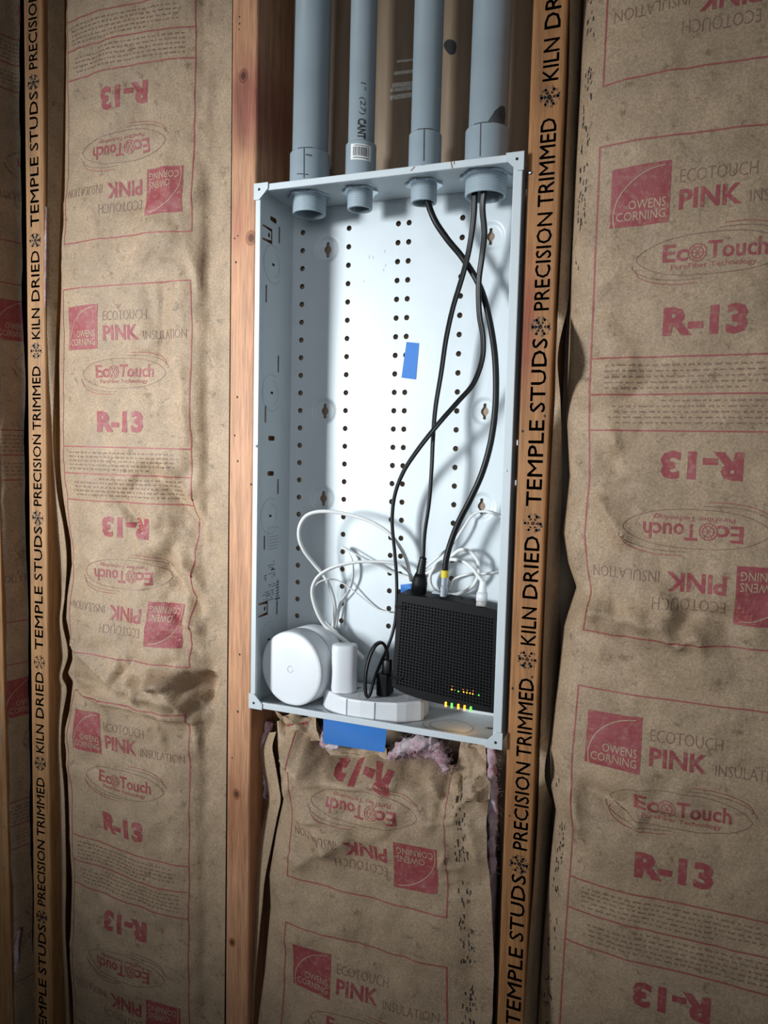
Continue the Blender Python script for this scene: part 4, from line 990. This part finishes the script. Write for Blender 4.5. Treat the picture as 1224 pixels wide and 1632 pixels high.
# cord to the power strip
pc2, path = cable('appliance_cable', 'black twin-lead cord looping beside the modem to a plug in the power strip', 'power cord',
    ((778, 205, .036), (778, 250, .036), (773, 292, .032), (769, 330, .036), (772, 372, .036), (768, 410, .036), (763, 450, .040), (764, 500, .044), (770, 540, .046), (768, 575, .046), (754, 612, .042), (730, 640, .036), (700, 674, .030), (668, 714, .036), (643, 752, .044), (629, 790, .050), (625, 832, .054), (629, 880, .056), (632, 920, .056), (632, 960, .054), (629, 995, .052), (620, 1026, .046), (607, 1056, .034), (596, 1084, .020), (590, 1106, .012), (585, 1110, .010), (582, 1098, .010), (583, 1072, .012), (589, 1046, .016), (598, 1029, .020), (607, 1024, .026), (614, 1030, .030), (617, 1042, .034), (617.5, 1054, .036)), zip_sec(.0021), M_blackcord, tw=(0, 1.5))
p0, p1 = at(617.5, 1050, .036), at(617, 1074, .036)
mb = MB(); tube(mb, [p0, p0+(p1-p0)*.1, p0+(p1-p0)*.9, p1], [(1, .5), (.6, .8), (-.6, .8), (-1, .5), (-1, -.5), (-.6, -.8), (.6, -.8), (1, -.5)], scale=[.005, .0062, .0066, .006]); obj('strain_relief', mb, M_blackcord, pc2)
p2 = at(616, 1090, .036); mb = MB(); box(mb, (p2[0]-.011, .024, zt), (p2[0]+.006, .052, p1[2]+.002), .0025, 0, 2); obj('plug', mb, M_blackplastic, pc2)
# white ethernet leads
et, path = cable('ethernet_cable', 'white ethernet cable coiled behind the modem with a clear-ended plug on its right', 'ethernet cable',
    ((770, 928, .042), (762, 918, .050), (750, 903, .060), (735, 894, .066), (715, 892, .070), (697, 900, .074), (686, 916, .078), (688, 935, .082), (705, 946, .082), (728, 947, .080), (750, 937, .078), (762, 918, .074), (762, 896, .072), (750, 880, .072), (735, 876, .074), (722, 884, .078), (706, 896, .082), (690, 908, .086), (672, 918, .088)), circ(.0026, 10), M_cordwhite)
q0, q1, q2 = at(770, 926, .042), at(768.5, 944, .040), at(767, 966, .038)
mb = MB(); tube(mb, [q0+(q1-q0)*t for t in np.linspace(0, 1, 11)], [(1, .7), (-1, .7), (-1, -.7), (1, -.7)], scale=[.0042+.0016*t*t if k_ % 2 else .0034+.0016*t*t for k_, t in enumerate(np.linspace(0, 1, 11))]); obj('strain_relief', mb, M_whiteplastic, et)
mb = MB(); tube(mb, [q1, q1+(q2-q1)*.6], [(1, .7), (-1, .7), (-1, -.7), (1, -.7)], scale=[.0062, .0066]); obj('plug_body', mb, M_whiteplastic, et)
mb = MB(); tube(mb, [q1+(q2-q1)*.6, q2], [(1, .7), (-1, .7), (-1, -.7), (1, -.7)], scale=[.0060, .0060]); tag(obj('plug_tip', mb, simple('clear_plastic', (.42, .40, .38), .2), et), 'clear plastic plug tip')
cable('ethernet_cable', 'white lead making a tall loop on the left and dropping behind the router', 'ethernet cable',
    ((655, 926, .080), (648, 893, .072), (635, 868, .066), (615, 846, .060), (585, 829, .054), (550, 819, .048), (515, 815, .040), (490, 821, .034), (478, 838, .032), (477, 858, .034), (485, 878, .042), (500, 898, .054), (518, 920, .066), (530, 948, .074), (534, 975, .078), (530, 1005, .078)), circ(.0028, 10, .0022), M_cordwhite)
cable('flat_cable', 'flat white cable twisted back on itself against the box back, left of the modem', 'cable',
    ((660, 924, .088), (625, 912, .086), (595, 897, .083), (570, 884, .080), (549, 873, .078), (546, 873, .080), (555, 880, .082), (562, 895, .082), (563, 918, .082), (557, 940, .084), (543, 962, .086), (536, 990, .086), (535, 1015, .084)), circ(.0030, 10, .0009), M_cordwhite, tw=(.5, 4.2))
cable('thin_cable', 'thin white wire arching low across the back of the box between the loops', 'cable',
    ((540, 1010, .070), (514, 985, .060), (500, 955, .056), (502, 935, .058), (515, 925, .064), (535, 924, .072), (556, 936, .080), (580, 955, .086), (602, 971, .088), (622, 976, .088)), circ(.0012, 8), M_cordwhite)
cable('thin_cable', 'white wire rising from the modem past the lowest right keyhole of the box', 'cable',
    ((655, 926, .086), (680, 903, .080), (700, 886, .076), (720, 868, .076), (738, 842, .078), (752, 822, .084), (768, 815, .088), (785, 818, .088), (808, 828, .088)), circ(.0018, 8), M_cordwhite)
cable('thin_cable', 'white wire crossing from behind the coax to the right wall just above the modem', 'cable',
    ((716, 940, .086), (722, 925, .086), (735, 918, .086), (755, 914, .087), (775, 914, .088), (802, 910, .088)), circ(.0017, 8), M_cordwhite)
